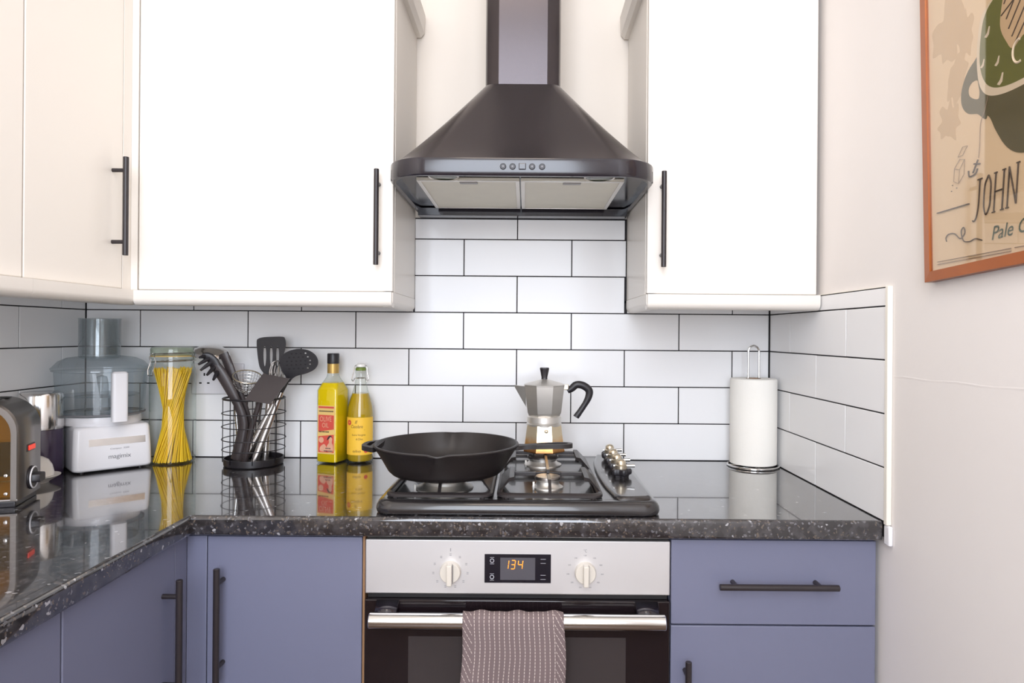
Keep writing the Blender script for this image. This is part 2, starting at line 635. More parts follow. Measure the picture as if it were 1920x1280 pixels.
def clip_tiles(regions, face):
    mb = MB()
    for (u0, u1, z0, z1, even, odd) in regions:
        k0 = int(math.floor((z0 - ZT) / PITCH + 1e-6))
        for k in range(k0, 12):
            a, b = ZT + k * PITCH, ZT + (k + 1) * PITCH
            a, b = max(a, z0), min(b, z1)
            if b - a < 0.006:
                continue
            off = even if k % 2 == 0 else odd
            j = int(math.floor((u0 - off) / 0.302)) - 1
            while off + j * 0.302 < u1:
                c, d = max(off + j * 0.302, u0), min(off + (j + 1) * 0.302, u1)
                if d - c > 0.006:
                    g = 0.0014
                    face(mb, c + g, d - g, a + g, b - g)
                j += 1
    return mb


wb = struct(MB().box(-1.4, 0.9, 0.008, 0.12, -0.0, 3.3).build('wall_back', M['paint_cream'], angle=0))
wl = struct(MB().box(-1.36, -1.24, -3.0, 0.008, 0.0, 3.3).build('wall_left', M['paint_cream'], angle=0))
rw = MB().box(0.693, 0.82, -3.0, 0.008, 0.0, 3.3)
rw.loft([[(0.6931, y, 1.1835 + dz), (0.6927 + 0.0001 * math.sin(y * 40), y, 1.1875 + dz), (0.6931, y, 1.190 + dz)] for y, dz in [(-0.62 - 0.03 * i, 0.0012 * math.sin(i * 1.3) + 0.00025 * i) for i in range(40)]], closed=True)
wr = struct(rw.build('wall_right', M['paint_beige'], angle=0))
struct(MB().box(-1.4, 0.9, -3.0, 0.12, -0.08, 0.0).build('floor', M['floor'], angle=0))
struct(MB().box(-1.4, 0.9, -3.0, 0.12, 3.3, 3.38).build('ceiling', M['ceiling'], angle=0))
rear = MB()
rear.box(-1.36, -0.80, -3.15, -3.0, 0, 3.3).box(0.46, 0.82, -3.15, -3.0, 0, 3.3).box(-0.80, 0.46, -3.15, -3.0, 0, 0.85).box(-0.80, 0.46, -3.15, -3.0, 3.25, 3.3)
struct(rear.build('wall_rear', M['paint_cream'], angle=0))
wf = MB()
for (a, b, c, d) in ((-0.80, 0.46, 0.85, 0.90), (-0.80, 0.46, 3.20, 3.25), (-0.80, -0.75, 0.90, 3.20), (0.41, 0.46, 0.90, 3.20), (-0.195, -0.145, 0.90, 3.20)):
    wf.box(a, b, -3.11, -3.06, c, d, 0.004)
win = struct(wf.build('window_1', M['trim']))
MB().box(-0.75, 0.41, -3.087, -3.083, 0.90, 3.20).build('window_pane', M['glass'], win, angle=0)

back = clip_tiles([(XL, 0.683, ZT, ZT + 4 * PITCH, -0.024, -0.1734),
                   (XL, -0.3135, ZT + 4 * PITCH, 1.3565, -0.024, -0.1734),
                   (0.2835, 0.683, ZT + 4 * PITCH, 1.3565, -0.024, -0.1734),
                   (-0.3115, 0.2815, ZT + 4 * PITCH, 1.583, -0.024, -0.1734)],
                  lambda mb, c, d, a, b: mb.box(c, d, 0.0, 0.007, a, b, 0.0009, 2))
back.build('tiling', M['tile'], wb, angle=50)
MB().box(XL - 0.002, 0.6905, 0.0022, 0.0078, ZT - 0.03, 1.3565).box(-0.3165, 0.2835, 0.0022, 0.0078, 1.35, 1.585).build('grout', M['grout'], wb, angle=0)
lt = clip_tiles([(-1.3, -0.002, ZT, 1.3565, -0.097, -0.248)], lambda mb, c, d, a, b: mb.box(XL - 0.0085, XL, c, d, a, b, 0.0009, 2))
lt.build('tiling', M['tile'], wl, angle=50)
MB().box(XL - 0.0088, XL - 0.0022, -1.3, 0.006, ZT - 0.03, 1.3565).build('grout', M['grout'], wl, angle=0)
rt = clip_tiles([(-0.605, -0.002, ZT, 1.3565, -0.302, -0.146)], lambda mb, c, d, a, b: mb.box(XR, XR + 0.0083, c, d, a, b, 0.0009, 2))
rt.build('tiling', M['tile'], wr, angle=50)
MB().box(XR + 0.0022, XR + 0.0082, -0.605, 0.0, ZT - 0.03, 1.3565).build('grout', M['grout'], wr, angle=0)
struct(MB().box(0.6825, 0.6928, -0.6165, -0.6055, 0.906, 1.3585, 0.002).box(0.6846, 0.6928, -0.6055, -0.004, 1.3570, 1.3590, 0.0006).build('trim_1', M['trim']))
struct(MB().box(0.6845, 0.6929, -0.622, -0.603, 0.868, 0.9055, 0.003).build('trim_2', M['white_plastic']))

# ------------------------------------------------------------------ worktop
wt = MB()
outline = [(XL, -1.6), (-0.635, -1.6), (-0.635, -0.6), (0.6838, -0.6), (0.6838, -0.0005), (XL, -0.0005)]
wt.prism(outline, 0.872, 0.910)
edges = []
for e in wt.bm.edges:
    a, b = e.verts[0].co, e.verts[1].co
    if abs(a.z - b.z) < 1e-5 and ((abs(a.y + 0.6) < 1e-4 and abs(b.y + 0.6) < 1e-4) or (abs(a.x + 0.635) < 1e-4 and abs(b.x + 0.635) < 1e-4)):
        edges.append(e)
bmesh.ops.bevel(wt.bm, geom=edges, offset=0.007, segments=4, affect='EDGES', profile=0.5)
tag(wt.build('worktop', M['granite'], angle=40), 'black speckled L-shaped kitchen worktop with glossy top', 'worktop')


# ------------------------------------------------------------------ bar handles
def bar_handle(parent, ctr, axis, out, length=0.22, sep=0.16, stand=0.03, r=0.006):
    """ctr on the door face; axis along the bar; out away from the door."""
    c, ax, ou = Vector(ctr), Vector(axis), Vector(out)
    mb = MB()
    mid = c + ou * stand
    ee = 0.0008
    mb.tube([mid - ax * length / 2, mid - ax * (length / 2 - ee), mid + ax * (length / 2 - ee), mid + ax * length / 2], [r - ee, r, r, r - ee], 16)
    h = mb.build('handle', M['handle_black'], parent)
    for sgn in (-1, 1):
        q = c + ax * (sgn * sep / 2)
        MB().cyl(q, mid + ax * (sgn * sep / 2), 0.0045, seg=12).build('handle_post', M['handle_black'], h)
    return h


# ------------------------------------------------------------------ wall cabinets
CW = M['cab_white']


def rail_profile(front, back, z0, z1):
    w = back - front
    pts = [(back, z0), (back, z1), (front, z1)]
    rr = min(0.016, w * 0.7)
    for k in range(7):
        a = PI + PI / 2 * k / 6
        pts.append((front + rr + rr * math.cos(a), z0 + rr + rr * math.sin(a)))
    return pts


def wall_cab_back(x0, x1, label, handle_x, ret):
    """A cabinet on the back wall; ret = side (-1 left, +1 right) whose end is seen next to the hood."""
    t = thing('wall_cabinet', label, 'cabinet', ((x0 + x1) / 2, -0.155, 1.357), 0, 'white wall cabinets')
    o = Vector((-(x0 + x1) / 2, 0.155, -1.357))
    T = Matrix.Translation(o)
    MB(T).box(x0, x1, -0.2895, -0.0008, 1.3575, 2.10, 0.0008, 1).build('carcass', CW, t)
    d = MB(T).box(x0 + 0.001, x1 - 0.001, -0.311, -0.2912, 1.3585, 2.085, 0.0022, 3).build('door', CW, t)
    hz = 1.528
    bar_handle(d, (handle_x + o.x, -0.311 + o.y, hz + o.z), (0, 0, 1), (0, -1, 0))
    lr = MB(T)
    pr = rail_profile(-0.330, -0.295, 1.3215, 1.3565)
    xa, xb = (x0, x1 + 0.0) if ret > 0 else (x0 + 0.0, x1)
    n = 1
    ends = [xa, xb]
    lr.loft([[(ends[0], p[0], p[1]) for p in pr], [(ends[1], p[0], p[1]) for p in pr]])
    # the rail turns the corner and runs back to the wall
    pr2 = rail_profile(0.0, 0.022, 1.3215, 1.3565)
    if ret > 0:
        lr.loft([[(x1 + 0.0015 - p[0], -0.33 + 0.012, p[1]) for p in pr2], [(x1 + 0.0015 - p[0], -0.009, p[1]) for p in pr2]])
    else:
        lr.loft([[(x0 - 0.0015 + p[0], -0.33 + 0.012, p[1]) for p in pr2], [(x0 - 0.0015 + p[0], -0.009, p[1]) for p in pr2]])
    lr.build('light_rail', CW, t)
    co = MB(T)
    prc = [(-0.010, 2.088), (0.012, 2.088), (0.0215, 2.100), (0.024, 2.150), (-0.010, 2.150)]
    if ret > 0:
        co.loft([[(x1 + p[0], -0.31, p[1]) for p in prc], [(x1 + p[0], -0.001, p[1]) for p in prc]])
    else:
        co.loft([[(x0 - p[0], -0.31, p[1]) for p in prc], [(x0 - p[0], -0.001, p[1]) for p in prc]])
    co.box(x0, x1, -0.335, -0.27, 2.088, 2.15, 0.006)
    co.build('cornice', CW, t)
    return t


wall_cab_back(-0.907, -0.3105, 'wide white wall cabinet left of the hood, black handle at its right edge', -0.3445, +1)
wall_cab_back(0.2825, 0.6815, 'narrower white wall cabinet right of the hood, black handle at its left edge', 0.316, -1)


def wall_cab_left(y0, y1, label, handle_y, post):
    t = thing('wall_cabinet', label, 'cabinet', (-1.08, (y0 + y1) / 2, 1.357), 0, 'white wall cabinets')
    o = Vector((1.08, -(y0 + y1) / 2, -1.357))
    T = Matrix.Translation(o)
    yb = -0.0008 if post else y1
    MB(T).box(XL + 0.001, -0.945, y0, yb, 1.3575, 2.10, 0.0008, 1).build('carcass', CW, t)
    d = MB(T).box(-0.944, -0.925, y0 + 0.0015, y1 - 0.0015, 1.3585, 2.085, 0.0022, 3).build('door', CW, t)
    if handle_y is not None:
        bar_handle(d, (-0.925 + o.x, handle_y + o.y, 1.5405 + o.z), (0, 0, 1), (1, 0, 0))
    if post:
        MB(T).box(-0.944, -0.925, -0.341, -0.2915, 1.3575, 2.095, 0.001).box(-0.925, -0.909, -0.310, -0.2915, 1.3575, 2.095, 0.001).build('corner_post', CW, t)
    pr = rail_profile(0.0, 0.033, 1.3215, 1.3565)
    lr = MB(T)
    yr = -0.312 if post else y1
    lr.loft([[(-0.906 - p[0], y0, p[1]) for p in pr], [(-0.906 - p[0], yr, p[1]) for p in pr]])
    lr.build('light_rail', CW, t)
    MB(T).box(-0.95, -0.90, y0, yr, 2.088, 2.15, 0.006).build('cornice', CW, t)
    return t


wall_cab_left(-0.646, -0.3415, 'white wall cabinet on the left wall in the corner, with a black bar handle', -0.381, True)
wall_cab_left(-0.95, -0.6465, 'white wall cabinet at the left picture edge, no handle in sight', None, False)

# ------------------------------------------------------------------ base cabinets
CB = M['cab_blue']
ZB = 0.866


def base_cab(name, label, x0, x1, y0, y1):
    c = ((x0 + x1) / 2, (y0 + y1) / 2, 0.0)
    t = thing(name, label, 'cabinet', c, 0, 'blue grey base cabinets')
    return t, Matrix.Translation(-Vector(c))


t, T = base_cab('base_cabinet', 'blue-grey base cabinet left of the oven, door with black handle on its left', -0.648, -0.3125, -0.58, -0.01)
MB(T).box(-0.6475, -0.3125, -0.559, -0.012, 0.15, ZB, 0.001, 1).build('carcass', CB, t)
d = MB(T).box(-0.6125, -0.3130, -0.580, -0.5605, 0.152, ZB, 0.0018, 3).build('door', CB, t)
bar_handle(d, T @ Vector((-0.581, -0.580, 0.703)), (0, 0, 1), (0, -1, 0))
MB(T).box(-0.6530, -0.6145, -0.5785, -0.5600, 0.152, ZB, 0.001).build('corner_post', CB, t)
MB(T).box(-0.6475, -0.3125, -0.53, -0.512, 0.0, 0.149).build('plinth', CB, t)


def left_base(y0, y1, label, handle_y, post):
    t, T = base_cab('base_cabinet', label, XL, -0.65, y0, y1)
    MB(T).box(XL + 0.004, -0.672, y0, y1 if not post else -0.581, 0.15, ZB, 0.001, 1).build('carcass', CB, t)
    d = MB(T).box(-0.6705, -0.6515, y0 + 0.0015, y1 - 0.0015, 0.152, ZB, 0.0018, 3).build('door', CB, t)
    if handle_y is not None:
        bar_handle(d, T @ Vector((-0.6515, handle_y, 0.703)), (0, 0, 1), (1, 0, 0))
    if post:
        MB(T).box(-0.6705, -0.6525, -0.6235, -0.5792, 0.152, ZB, 0.001).build('corner_post', CB, t)
    MB(T).box(-0.72, -0.70, y0, y1, 0.0, 0.149).build('plinth', CB, t)


left_base(-0.932, -0.6245, 'blue-grey base cabinet along the left wall nearest the corner, with black handle', -0.668, True)
left_base(-1.24, -0.9325, 'blue-grey base cabinet at the bottom left picture edge, no handle in sight', None, False)

t, T = base_cab('base_cabinet', 'blue-grey base unit right of the oven with a drawer above a door', 0.2855, 0.6835, -0.58, -0.01)
MB(T).box(0.2860, 0.6835, -0.559, -0.012, 0.15, ZB, 0.001, 1).build('carcass', CB, t)
d = MB(T).box(0.2862, 0.6830, -0.580, -0.5605, 0.7025, ZB, 0.0018, 3).build('drawer', CB, t)
bar_handle(d, T @ Vector((0.485, -0.580, 0.7855)), (1, 0, 0), (0, -1, 0), length=0.226)
d = MB(T).box(0.2862, 0.6830, -0.580, -0.5605, 0.152, 0.6995, 0.0018, 3).build('door', CB, t)
bar_handle(d, T @ Vector((0.314, -0.580, 0.534)), (0, 0, 1), (0, -1, 0))
MB(T).box(0.2860, 0.6835, -0.53, -0.512, 0.0, 0.149).build('plinth', CB, t)

# oven housing: boards round the oven, bare edge seen at the left of the oven
t = thing('oven_housing', 'tan-edged housing panel between the oven and the left base cabinet', 'cabinet', (-0.01, -0.3, 0.0))
T = Matrix.Translation((0.01, 0.3, 0))
MB(T).box(-0.3119, -0.3078, -0.577, -0.02, 0.0, 0.8705).build('side_panel', M['cab_edge'], t, angle=0)
MB(T).box(-0.3077, 0.2845, -0.565, -0.02, 0.14, 0.158).build('shelf', M['cab_edge'], t, angle=0)
MB(T).box(-0.3077, 0.2845, -0.53, -0.512, 0.0, 0.139).build('plinth', CB, t, angle=0)
MB(T).box(-0.3077, 0.2845, -0.52, -0.04, 0.867, 0.8708).build('top_rail', M['oven_body'], t, angle=0)

# ------------------------------------------------------------------ oven
OX0, OX1 = -0.3068, 0.2842
t = thing('oven', 'built-in oven with steel control panel, black glass door and long bar handle', 'oven', (-0.0113, -0.31, 0.158))
T = Matrix.Translation((0.0113, 0.31, -0.158))
MB(T).box(-0.297, 0.275, -0.558, -0.05, 0.1585, 0.862, 0.002).build('body', M['oven_body'], t)
cp = MB(T).box(OX0, OX1, -0.580, -0.559, 0.757, 0.8625, 0.0025, 3).build('control_panel', M['steel'], t)
MB(T).box(OX0 + 0.004, OX1 - 0.004, -0.572, -0.5585, 0.7475, 0.7568).build('vent_strip', M['oven_body'], t, angle=0)
for kx, tm in ((-0.1415, 'l'), (0.1195, 'r')):
    kb = MB(T).lathe([(0, 0), (0.0205, 0), (0.0205, 0.004), (0.0195, 0.012), (0.0185, 0.013), (0, 0.013)], 40, (kx, -0.580, 0.8015), (0, -1, 0)).build('knob', M['knob_cream'], t)
    MB(T).box(kx - 0.0052, kx + 0.0052, -0.6085, -0.5925, 0.7815, 0.8215, 0.0022, 3).build('knob_grip', M['knob_cream'], kb)
    MB(T).box(kx + 0.0053, kx + 0.0062, -0.6000, -0.5925, 0.784, 0.819).build('pointer_line', M['print_grey'], kb)
    mk = MB(T)
    n = 11
    for i in range(n):
        a = -PI / 2 + 2 * PI * (i + 0.5) / n
        px, pz = kx + 0.0335 * math.cos(a), 0.8025 + 0.0315 * math.sin(a)
        if kx > 0:
            w = 0.0024
            text_mb(mb=mk, s=str(20 * (i + 1)), w=0.0052, h=0.0026, T=(lambda x, y, z, px=px, pz=pz: T @ Vector((px - 0.0026 + x, -0.5801 - z, pz - 0.0013 + y))))
        else:
            mk.box(px - 0.002, px + 0.002, -0.5803, -0.5799, pz - 0.0018, pz - 0.0010)
            mk.box(px - 0.002, px + 0.002, -0.5803, -0.5799, pz + 0.0008, pz + 0.0016)
    if kx > 0:
        text_mb(mk, '\u00b0C', 0.006, 0.006, lambda x, y, z: T @ Vector((kx - 0.003 + x, -0.5801 - z, 0.840 + y)))
    else:
        mk.box(kx - 0.0006, kx + 0.0006, -0.5803, -0.5799, 0.840, 0.846)
    mk.build('dial_marks', M['print_grey'], cp, angle=0)
dp = MB(T).box(-0.0755, 0.0530, -0.5812, -0.5795, 0.780, 0.8355, 0.0005, 1).build('display', M['display'], t)
MB(T).box(-0.0450, 0.0225, -0.5816, -0.5810, 0.786, 0.829).build('display_window', M['display_grey'], dp, angle=0)
dg = MB()
SEG = {'1': 'bc', '3': 'abgcd', '4': 'fgbc'}


def seven(mb, ch, x, z, w, h, sh=0.12):
    th = 0.0016
    S = {'a': (0, h, w, h), 'b': (w, h / 2, w, h), 'c': (w, 0, w, h / 2), 'd': (0, 0, w, 0), 'e': (0, 0, 0, h / 2), 'f': (0, h / 2, 0, h), 'g': (0, h / 2, w, h / 2)}
    for q in SEG[ch]:
        x0, z0, x1, z1 = S[q]
        p0 = T @ Vector((x + x0 + sh * z0, -0.5820, z + z0))
        p1 = T @ Vector((x + x1 + sh * z1, -0.5820, z + z1))
        dv = (p1 - p0).normalized() * 0.0007
        mb.tube([p0 + dv, p1 - dv], th / 2, 6)


seven(dg, '1', -0.0385, 0.8075, 0.0085, 0.0165)
seven(dg, '3', -0.0250, 0.8075, 0.0075, 0.0165)
seven(dg, '4', -0.0115, 0.8075, 0.0085, 0.0165)
dg.build('digits', M['digit'], dp)
for (px, pz) in ((-0.0610, 0.823), (-0.0610, 0.7915)):
    sy = MB()
    sy.prism(circle(px, pz, 0.0042, 14), 0, 0.0003, [circle(px, pz, 0.0030, 14)], T=lambda x, y, z: T @ Vector((x, -0.5814 - z, y)))
    for q in (-0.0062, 0.0062):
        sy.tube([T @ Vector((px - 0.004, -0.5815, pz + q)), T @ Vector((px + 0.004, -0.5815, pz + q))], 0.0004, 4)
    sy.build('touch_symbol', M['print_pale'], dp, angle=0)
for pz in (0.8225, 0.7915):
    sy = MB()
    for q in (-0.004, 0.004):
        sy.tube([T @ Vector((0.033, -0.5815, pz + q)), T @ Vector((0.043, -0.5815, pz + q))], 0.0004, 4)
    sy.build('touch_symbol', M['print_pale'], dp, angle=0)
dr = MB(T).box(OX0, OX1, -0.582, -0.5595, 0.200, 0.7465, 0.0022, 3).build('door', M['oven_glass'], t)
MB(T).box(-0.222, 0.199, -0.5826, -0.5815, 0.30, 0.676, 0.0004, 1).build('door_window', M['oven_window'], dr)
hb = MB(T)
hb.M = T
hb.tube([(-0.290, -0.6165, 0.7205), (-0.2885, -0.6165, 0.7205), (0.2665, -0.6165, 0.7205), (0.268, -0.6165, 0.7205)], [0.0135, 0.0150, 0.0150, 0.0135], 28, up=(0, 0, 1), flat=0.98)
hbo = hb.build('handle', M['steel_bright'], dr)
for bx in (-0.262, 0.238):
    MB(T).loft([[(bx - 0.022, -0.5815, 0.746), (bx + 0.022, -0.5815, 0.746), (bx + 0.022, -0.5815, 0.716), (bx - 0.022, -0.5815, 0.716)],
                [(bx - 0.019, -0.611, 0.733), (bx + 0.019, -0.611, 0.733), (bx + 0.019, -0.611, 0.717), (bx - 0.019, -0.611, 0.717)]]).build('handle_bracket', M['hood_under'], hbo)

# ------------------------------------------------------------------ tea towel hanging over the oven handle
tw = MB()
cxh, yh, zh, rh = -0.0175, -0.6165, 0.7205, 0.0165
path = []
for k in range(26):
    path.append((yh - rh - 0.0005, 0.36 + (zh - 0.36) * k / 25))
for k in range(1, 12):
    a = PI - PI * k / 12
    path.append((yh + rh * math.cos(a), zh + rh * math.sin(a)))
for k in range(18):
    path.append((yh + rh - 0.0032 - 0.0, zh - (zh - 0.47) * k / 17))
NX = 44
rings = []
for i in range(NX + 1):
    u = i / NX * 2 - 1
    row = []
    for k, (y, z) in enumerate(path):
        dn = max(0.0, zh - z)
        spread = 1 + 0.06 * min(1, dn / 0.2)
        x = cxh + u * 0.0945 * spread + 0.0015 * math.sin(z * 40)
        front = k < 26
        amp = min(1, dn / 0.12)
        rip = (0.004 * math.sin(u * 5.2 + 1.0 + z * 3) + 0.0022 * math.sin(u * 11 + z * 9) + 0.002 * math.sin(u * 2 + z * 22)) * amp
        yy = y + (-0.0045 + rip if front else 0) * amp
        zz = z + (0.0014 * math.sin(u * 9 + 0.8) + 0.0009 * math.sin(u * 17)) * (1 if z > zh else 0) + (0.001 if z > zh else 0)
        if not front and dn > 0:
            yy = y - 0.0005 * (1 + math.sin(u * 7)) 
        row.append((x, yy, zz))
    rings.append(row)
uvs = {}
for i, row in enumerate(rings):
    s = 0
    for k, p in enumerate(row):
        if k:
            s += (Vector(p) - Vector(row[k - 1])).length
        uvs[(i, k)] = (-(0.0945) + 0.189 * i / NX, s)
verts = [p for r in rings for p in r]
m = len(path)
faces = [(i * m + k, i * m + k + 1, (i + 1) * m + k + 1, (i + 1) * m + k) for i in range(NX) for k in range(m - 1)]
me = bpy.data.meshes.new('tea_towel')
me.from_pydata(verts, [], faces)
uvl = me.uv_layers.new(name='UVMap')
for lp in me.loops:
    i, k = divmod(lp.vertex_index, m)
    uvl.data[lp.index].uv = uvs[(i, k)]
me.materials.append(M['towel'])
me.polygons.foreach_set('use_smooth', [True] * len(me.polygons))
two = bpy.data.objects.new('tea_towel', me)
COL.objects.link(two)
sm = two.modifiers.new('thickness', 'SOLIDIFY')
sm.thickness = 0.0028
sm.offset = 0
tag(two, 'taupe tea towel with pale stitched stripes hanging over the oven handle', 'towel')
tw.bm.free()

# ------------------------------------------------------------------ gas hob
HX, HY, HW, HD = -0.012, -0.3315, 0.2795, 0.2565
t = thing('gas_hob', 'black four-burner gas hob set into the worktop above the oven', 'hob', (HX, HY, 0.910))
T = Matrix.Translation((-HX, -HY, -0.910))
hm = MB(T)
rings = []
for (ins, z, r) in ((0.006, 0.9103, 0.03), (0.0015, 0.913, 0.033), (0.0, 0.919, 0.034), (0.001, 0.926, 0.034), (0.004, 0.932, 0.032), (0.009, 0.9362, 0.028), (0.016, 0.9378, 0.024), (0.030, 0.9368, 0.02), (0.036, 0.9362, 0.02)):
    rings.append([(p[0], p[1], z) for p in rrect(HW - ins, HD - ins, r, 7, HX, HY)])
hm.loft(rings)
hm.build('hob_plate', M['hob'], t)
arc = cr2([(0.190, -0.098), (0.1735, -0.19), (0.1665, -0.33), (0.1685, -0.45), (0.178, -0.545)], 6, closed=False)
ridge = arc + [(0.186, -0.562), (0.20, -0.5655), (0.248, -0.560), (0.2535, -0.552), (0.2535, -0.104), (0.248, -0.096)]
rm = MB(T)
cxr, cyr = 0.214, -0.33
rm.loft([[(p[0], p[1], 0.9362) for p in ridge],
         [(p[0] + (cxr - p[0]) * 0.04, p[1] + (cyr - p[1]) * 0.008, 0.9405) for p in ridge],
         [(p[0] + (cxr - p[0]) * 0.12, p[1] + (cyr - p[1]) * 0.02, 0.9435) for p in ridge],
         [(p[0] + (cxr - p[0]) * 0.2, p[1] + (cyr - p[1]) * 0.03, 0.944) for p in ridge]])
rm.build('control_ridge', M['hob'], t)
for i in range(4):
    ky = -0.378 + 0.067 * i
    kx = 0.2165
    mb = MB(T)
    lob = []
    for k in range(48):
        a = 2 * PI * k / 48
        rr = 0.0205 + 0.0036 * math.cos(5 * a + 0.4)
        lob.append((rr * math.cos(a), rr * math.sin(a)))
    mb.loft([[(kx + p[0] * q, ky + p[1] * q, z) for p in lob] for q, z in ((0.72, 0.9442), (0.76, 0.949), (0.95, 0.951), (1.0, 0.954), (1.0, 0.960), (0.9, 0.963))])
    kn = mb.build('knob', M['black_plastic'], t)
    MB(T).lathe([(0, 0.963), (0.0135, 0.963), (0.0138, 0.970), (0.0108, 0.972), (0.0108, 0.977), (0.0088, 0.981), (0.005, 0.9835), (0, 0.984)], 24, (kx, ky, 0)).build('knob_cap', M['brass'], kn)
    MB(T).tube([(kx - 0.0165, ky + 0.003, 0.968), (kx + 0.030, ky - 0.004, 0.9700)], [0.0030, 0.0040], 12).build('knob_lever', M['steel_bright'], kn)
ZP = 0.9362
for (bx, by, r) in ((0.050, -0.452, 0.0275), (0.046, -0.205, 0.0385), (-0.168, -0.462, 0.050), (-0.168, -0.2, 0.036)):
    bn = MB(T).lathe([(0, ZP), (r * 1.22, ZP), (r * 1.2, ZP + 0.0025), (r * 0.98, ZP + 0.006), (r * 0.86, ZP + 0.011), (r * 0.86, ZP + 0.015), (r * 0.98, ZP + 0.017), (r * 0.98, ZP + 0.0185), (0, ZP + 0.0185)], 40, (bx, by, 0)).build('burner', M['alu'], t)
    MB(T).lathe([(r * 1.0, ZP + 0.0186), (r * 1.0, ZP + 0.022), (r * 0.94, ZP + 0.0245), (0, ZP + 0.0255)], 40, (bx, by, 0)).build('burner_cap', M['steel_dark'], bn)
    ca = MB(T)
    ca.cyl((bx - r * 1.1, by - r * 0.9, ZP), (bx - r * 1.1, by - r * 0.9, ZP + 0.017), 0.0022, seg=8)
    ca.build('spark_electrode', M['ceramic'], bn)


def pan_support(x0, x1, label):
    y0, y1 = -0.563, -0.128
    cx, cy = (x0 + x1) / 2, (y0 + y1) / 2
    t = thing('pan_support', label, 'pan support', (cx, cy, ZP), 0, 'cast pan supports on the hob')
    T = Matrix.Translation((-cx, -cy, -ZP))
    fr = MB(T)
    hx, hy = (x1 - x0) / 2, (y1 - y0) / 2
    rings = []
    for ins, z in ((0.0, ZP + 0.004), (0.0, ZP + 0.0085), (0.003, ZP + 0.011), (0.0085, ZP + 0.012), (0.0105, ZP + 0.0095), (0.0105, ZP + 0.004)):
        rings.append([(p[0], p[1], z) for p in rrect(hx - ins, hy - ins, 0.024 - ins, 6, cx, cy)])
    fr.loft(rings, wrap=True)
    for sx in (-1, 1):
        for sy in (-1, 1):
            fr.cyl((cx + sx * (hx - 0.02), cy + sy * (hy - 0.008), ZP + 0.0002), (cx + sx * (hx - 0.02), cy + sy * (hy - 0.008), ZP + 0.006), 0.005, seg=10)
    fr.build('frame', M['grate'], t)
    # raised side walls that climb inwards
    ym = cy
    for sx in (-1, 1):
        xe = cx + sx * (hx - 0.004)
        xi = cx + sx * (hx - 0.034)
        w = MB(T)
        for (ya, yb) in ((y0 + 0.028, y0 + 0.185), (y1 - 0.185, y1 - 0.028)):
            w.loft([[(xe, ya, ZP + 0.006), (xe, yb, ZP + 0.006), (xe, yb, ZP + 0.011), (xe, ya, ZP + 0.011)],
                    [(xi + sx * 0.010, ya + 0.02, ZP + 0.026), (xi + sx * 0.010, yb - 0.02, ZP + 0.026), (xi + sx * 0.010, yb - 0.02, ZP + 0.033), (xi + sx * 0.010, ya + 0.02, ZP + 0.033)],
                    [(xi, ya + 0.026, ZP + 0.026), (xi, yb - 0.026, ZP + 0.026), (xi, yb - 0.026, ZP + 0.034), (xi, ya + 0.026, ZP + 0.034)]])
        w.build('side_wall', M['grate'], t)
    by0, by1 = -0.455, -0.205
    for by in (by0, by1):
        for sx in (-1, 1):
            MB(T).box(min(cx + sx * (hx - 0.034), cx + sx * 0.026), max(cx + sx * (hx - 0.034), cx + sx * 0.026), by - 0.0035, by + 0.0035, ZP + 0.0255, ZP + 0.0338, 0.0012).build('finger', M['grate'], t)
    for (ya, yb) in ((y0 + 0.004, by0 - 0.024), (by0 + 0.024, by1 - 0.028), (by1 + 0.028, y1 - 0.004)):
        f = MB(T)
        rings = []
        za = ZP + 0.010
        ends = [(ya, za), (ya + 0.03 if ya < y0 + 0.01 else ya, ZP + 0.0335), (yb - 0.03 if yb > y1 - 0.01 else yb, ZP + 0.0335), (yb, za)]
        if ya > y0 + 0.01:
            ends[0] = (ya, ZP + 0.0335)
            ends[1] = (ya + 0.01, ZP + 0.0335)
        if yb < y1 - 0.01:
            ends[3] = (yb, ZP + 0.0335)
            ends[2] = (yb - 0.01, ZP + 0.0335)
        for (yy, zz) in ends:
            rings.append([(cx - 0.003, yy, zz - 0.008), (cx + 0.003, yy, zz - 0.008), (cx + 0.003, yy, zz), (cx - 0.003, yy, zz)])
        f.loft(rings)
        f.build('finger', M['grate'], t)
    # cross bar between the two burners
    MB(T).box(x0 + 0.009, x1 - 0.009, cy - 0.005, cy + 0.005, ZP + 0.005, ZP + 0.0115, 0.0015).build('cross_bar', M['grate'], t)
    return t


pan_support(-0.2735, -0.0625, 'black pan support on the left half of the hob, under the skillet')
pan_support(-0.0545, 0.157, 'black pan support on the right half of the hob, under the coffee pot')
ZG = ZP + 0.0345

# ------------------------------------------------------------------ skillet
SX, SY = -0.1635, -0.470
t = thing('skillet', 'black cast iron skillet on the left pan support', 'frying pan', (SX, SY, ZG))
sk = MB()
prof = [(0, 0.0), (0.104, 0.0), (0.113, 0.002), (0.121, 0.010), (0.134, 0.033), (0.1475, 0.0545), (0.1495, 0.0565), (0.1515, 0.0605), (0.1500, 0.0625), (0.1465, 0.0625), (0.1450, 0.0600), (0.1330, 0.033), (0.120, 0.0085), (0.110, 0.0055), (0, 0.005)]
sk.lathe(prof, 96)
for v in sk.bm.verts:
    r = math.hypot(v.co.x, v.co.y)
    if v.co.z > 0.03 and r > 0.1:
        a = math.atan2(v.co.y, v.co.x)
        for c in (PI / 2, -PI / 2):
            dd = abs((a - c + PI) % (2 * PI) - PI)
            w = max(0.0, 1 - dd / 0.17)
            w = w * w * (3 - 2 * w) * ((v.co.z - 0.03) / 0.0325)
            v.co.x += math.cos(a) * 0.010 * w
            v.co.y += math.sin(a) * 0.010 * w
            v.co.z -= 0.0025 * w
sk.build('pan_body', M['iron'], t, angle=50)
hd = MB()
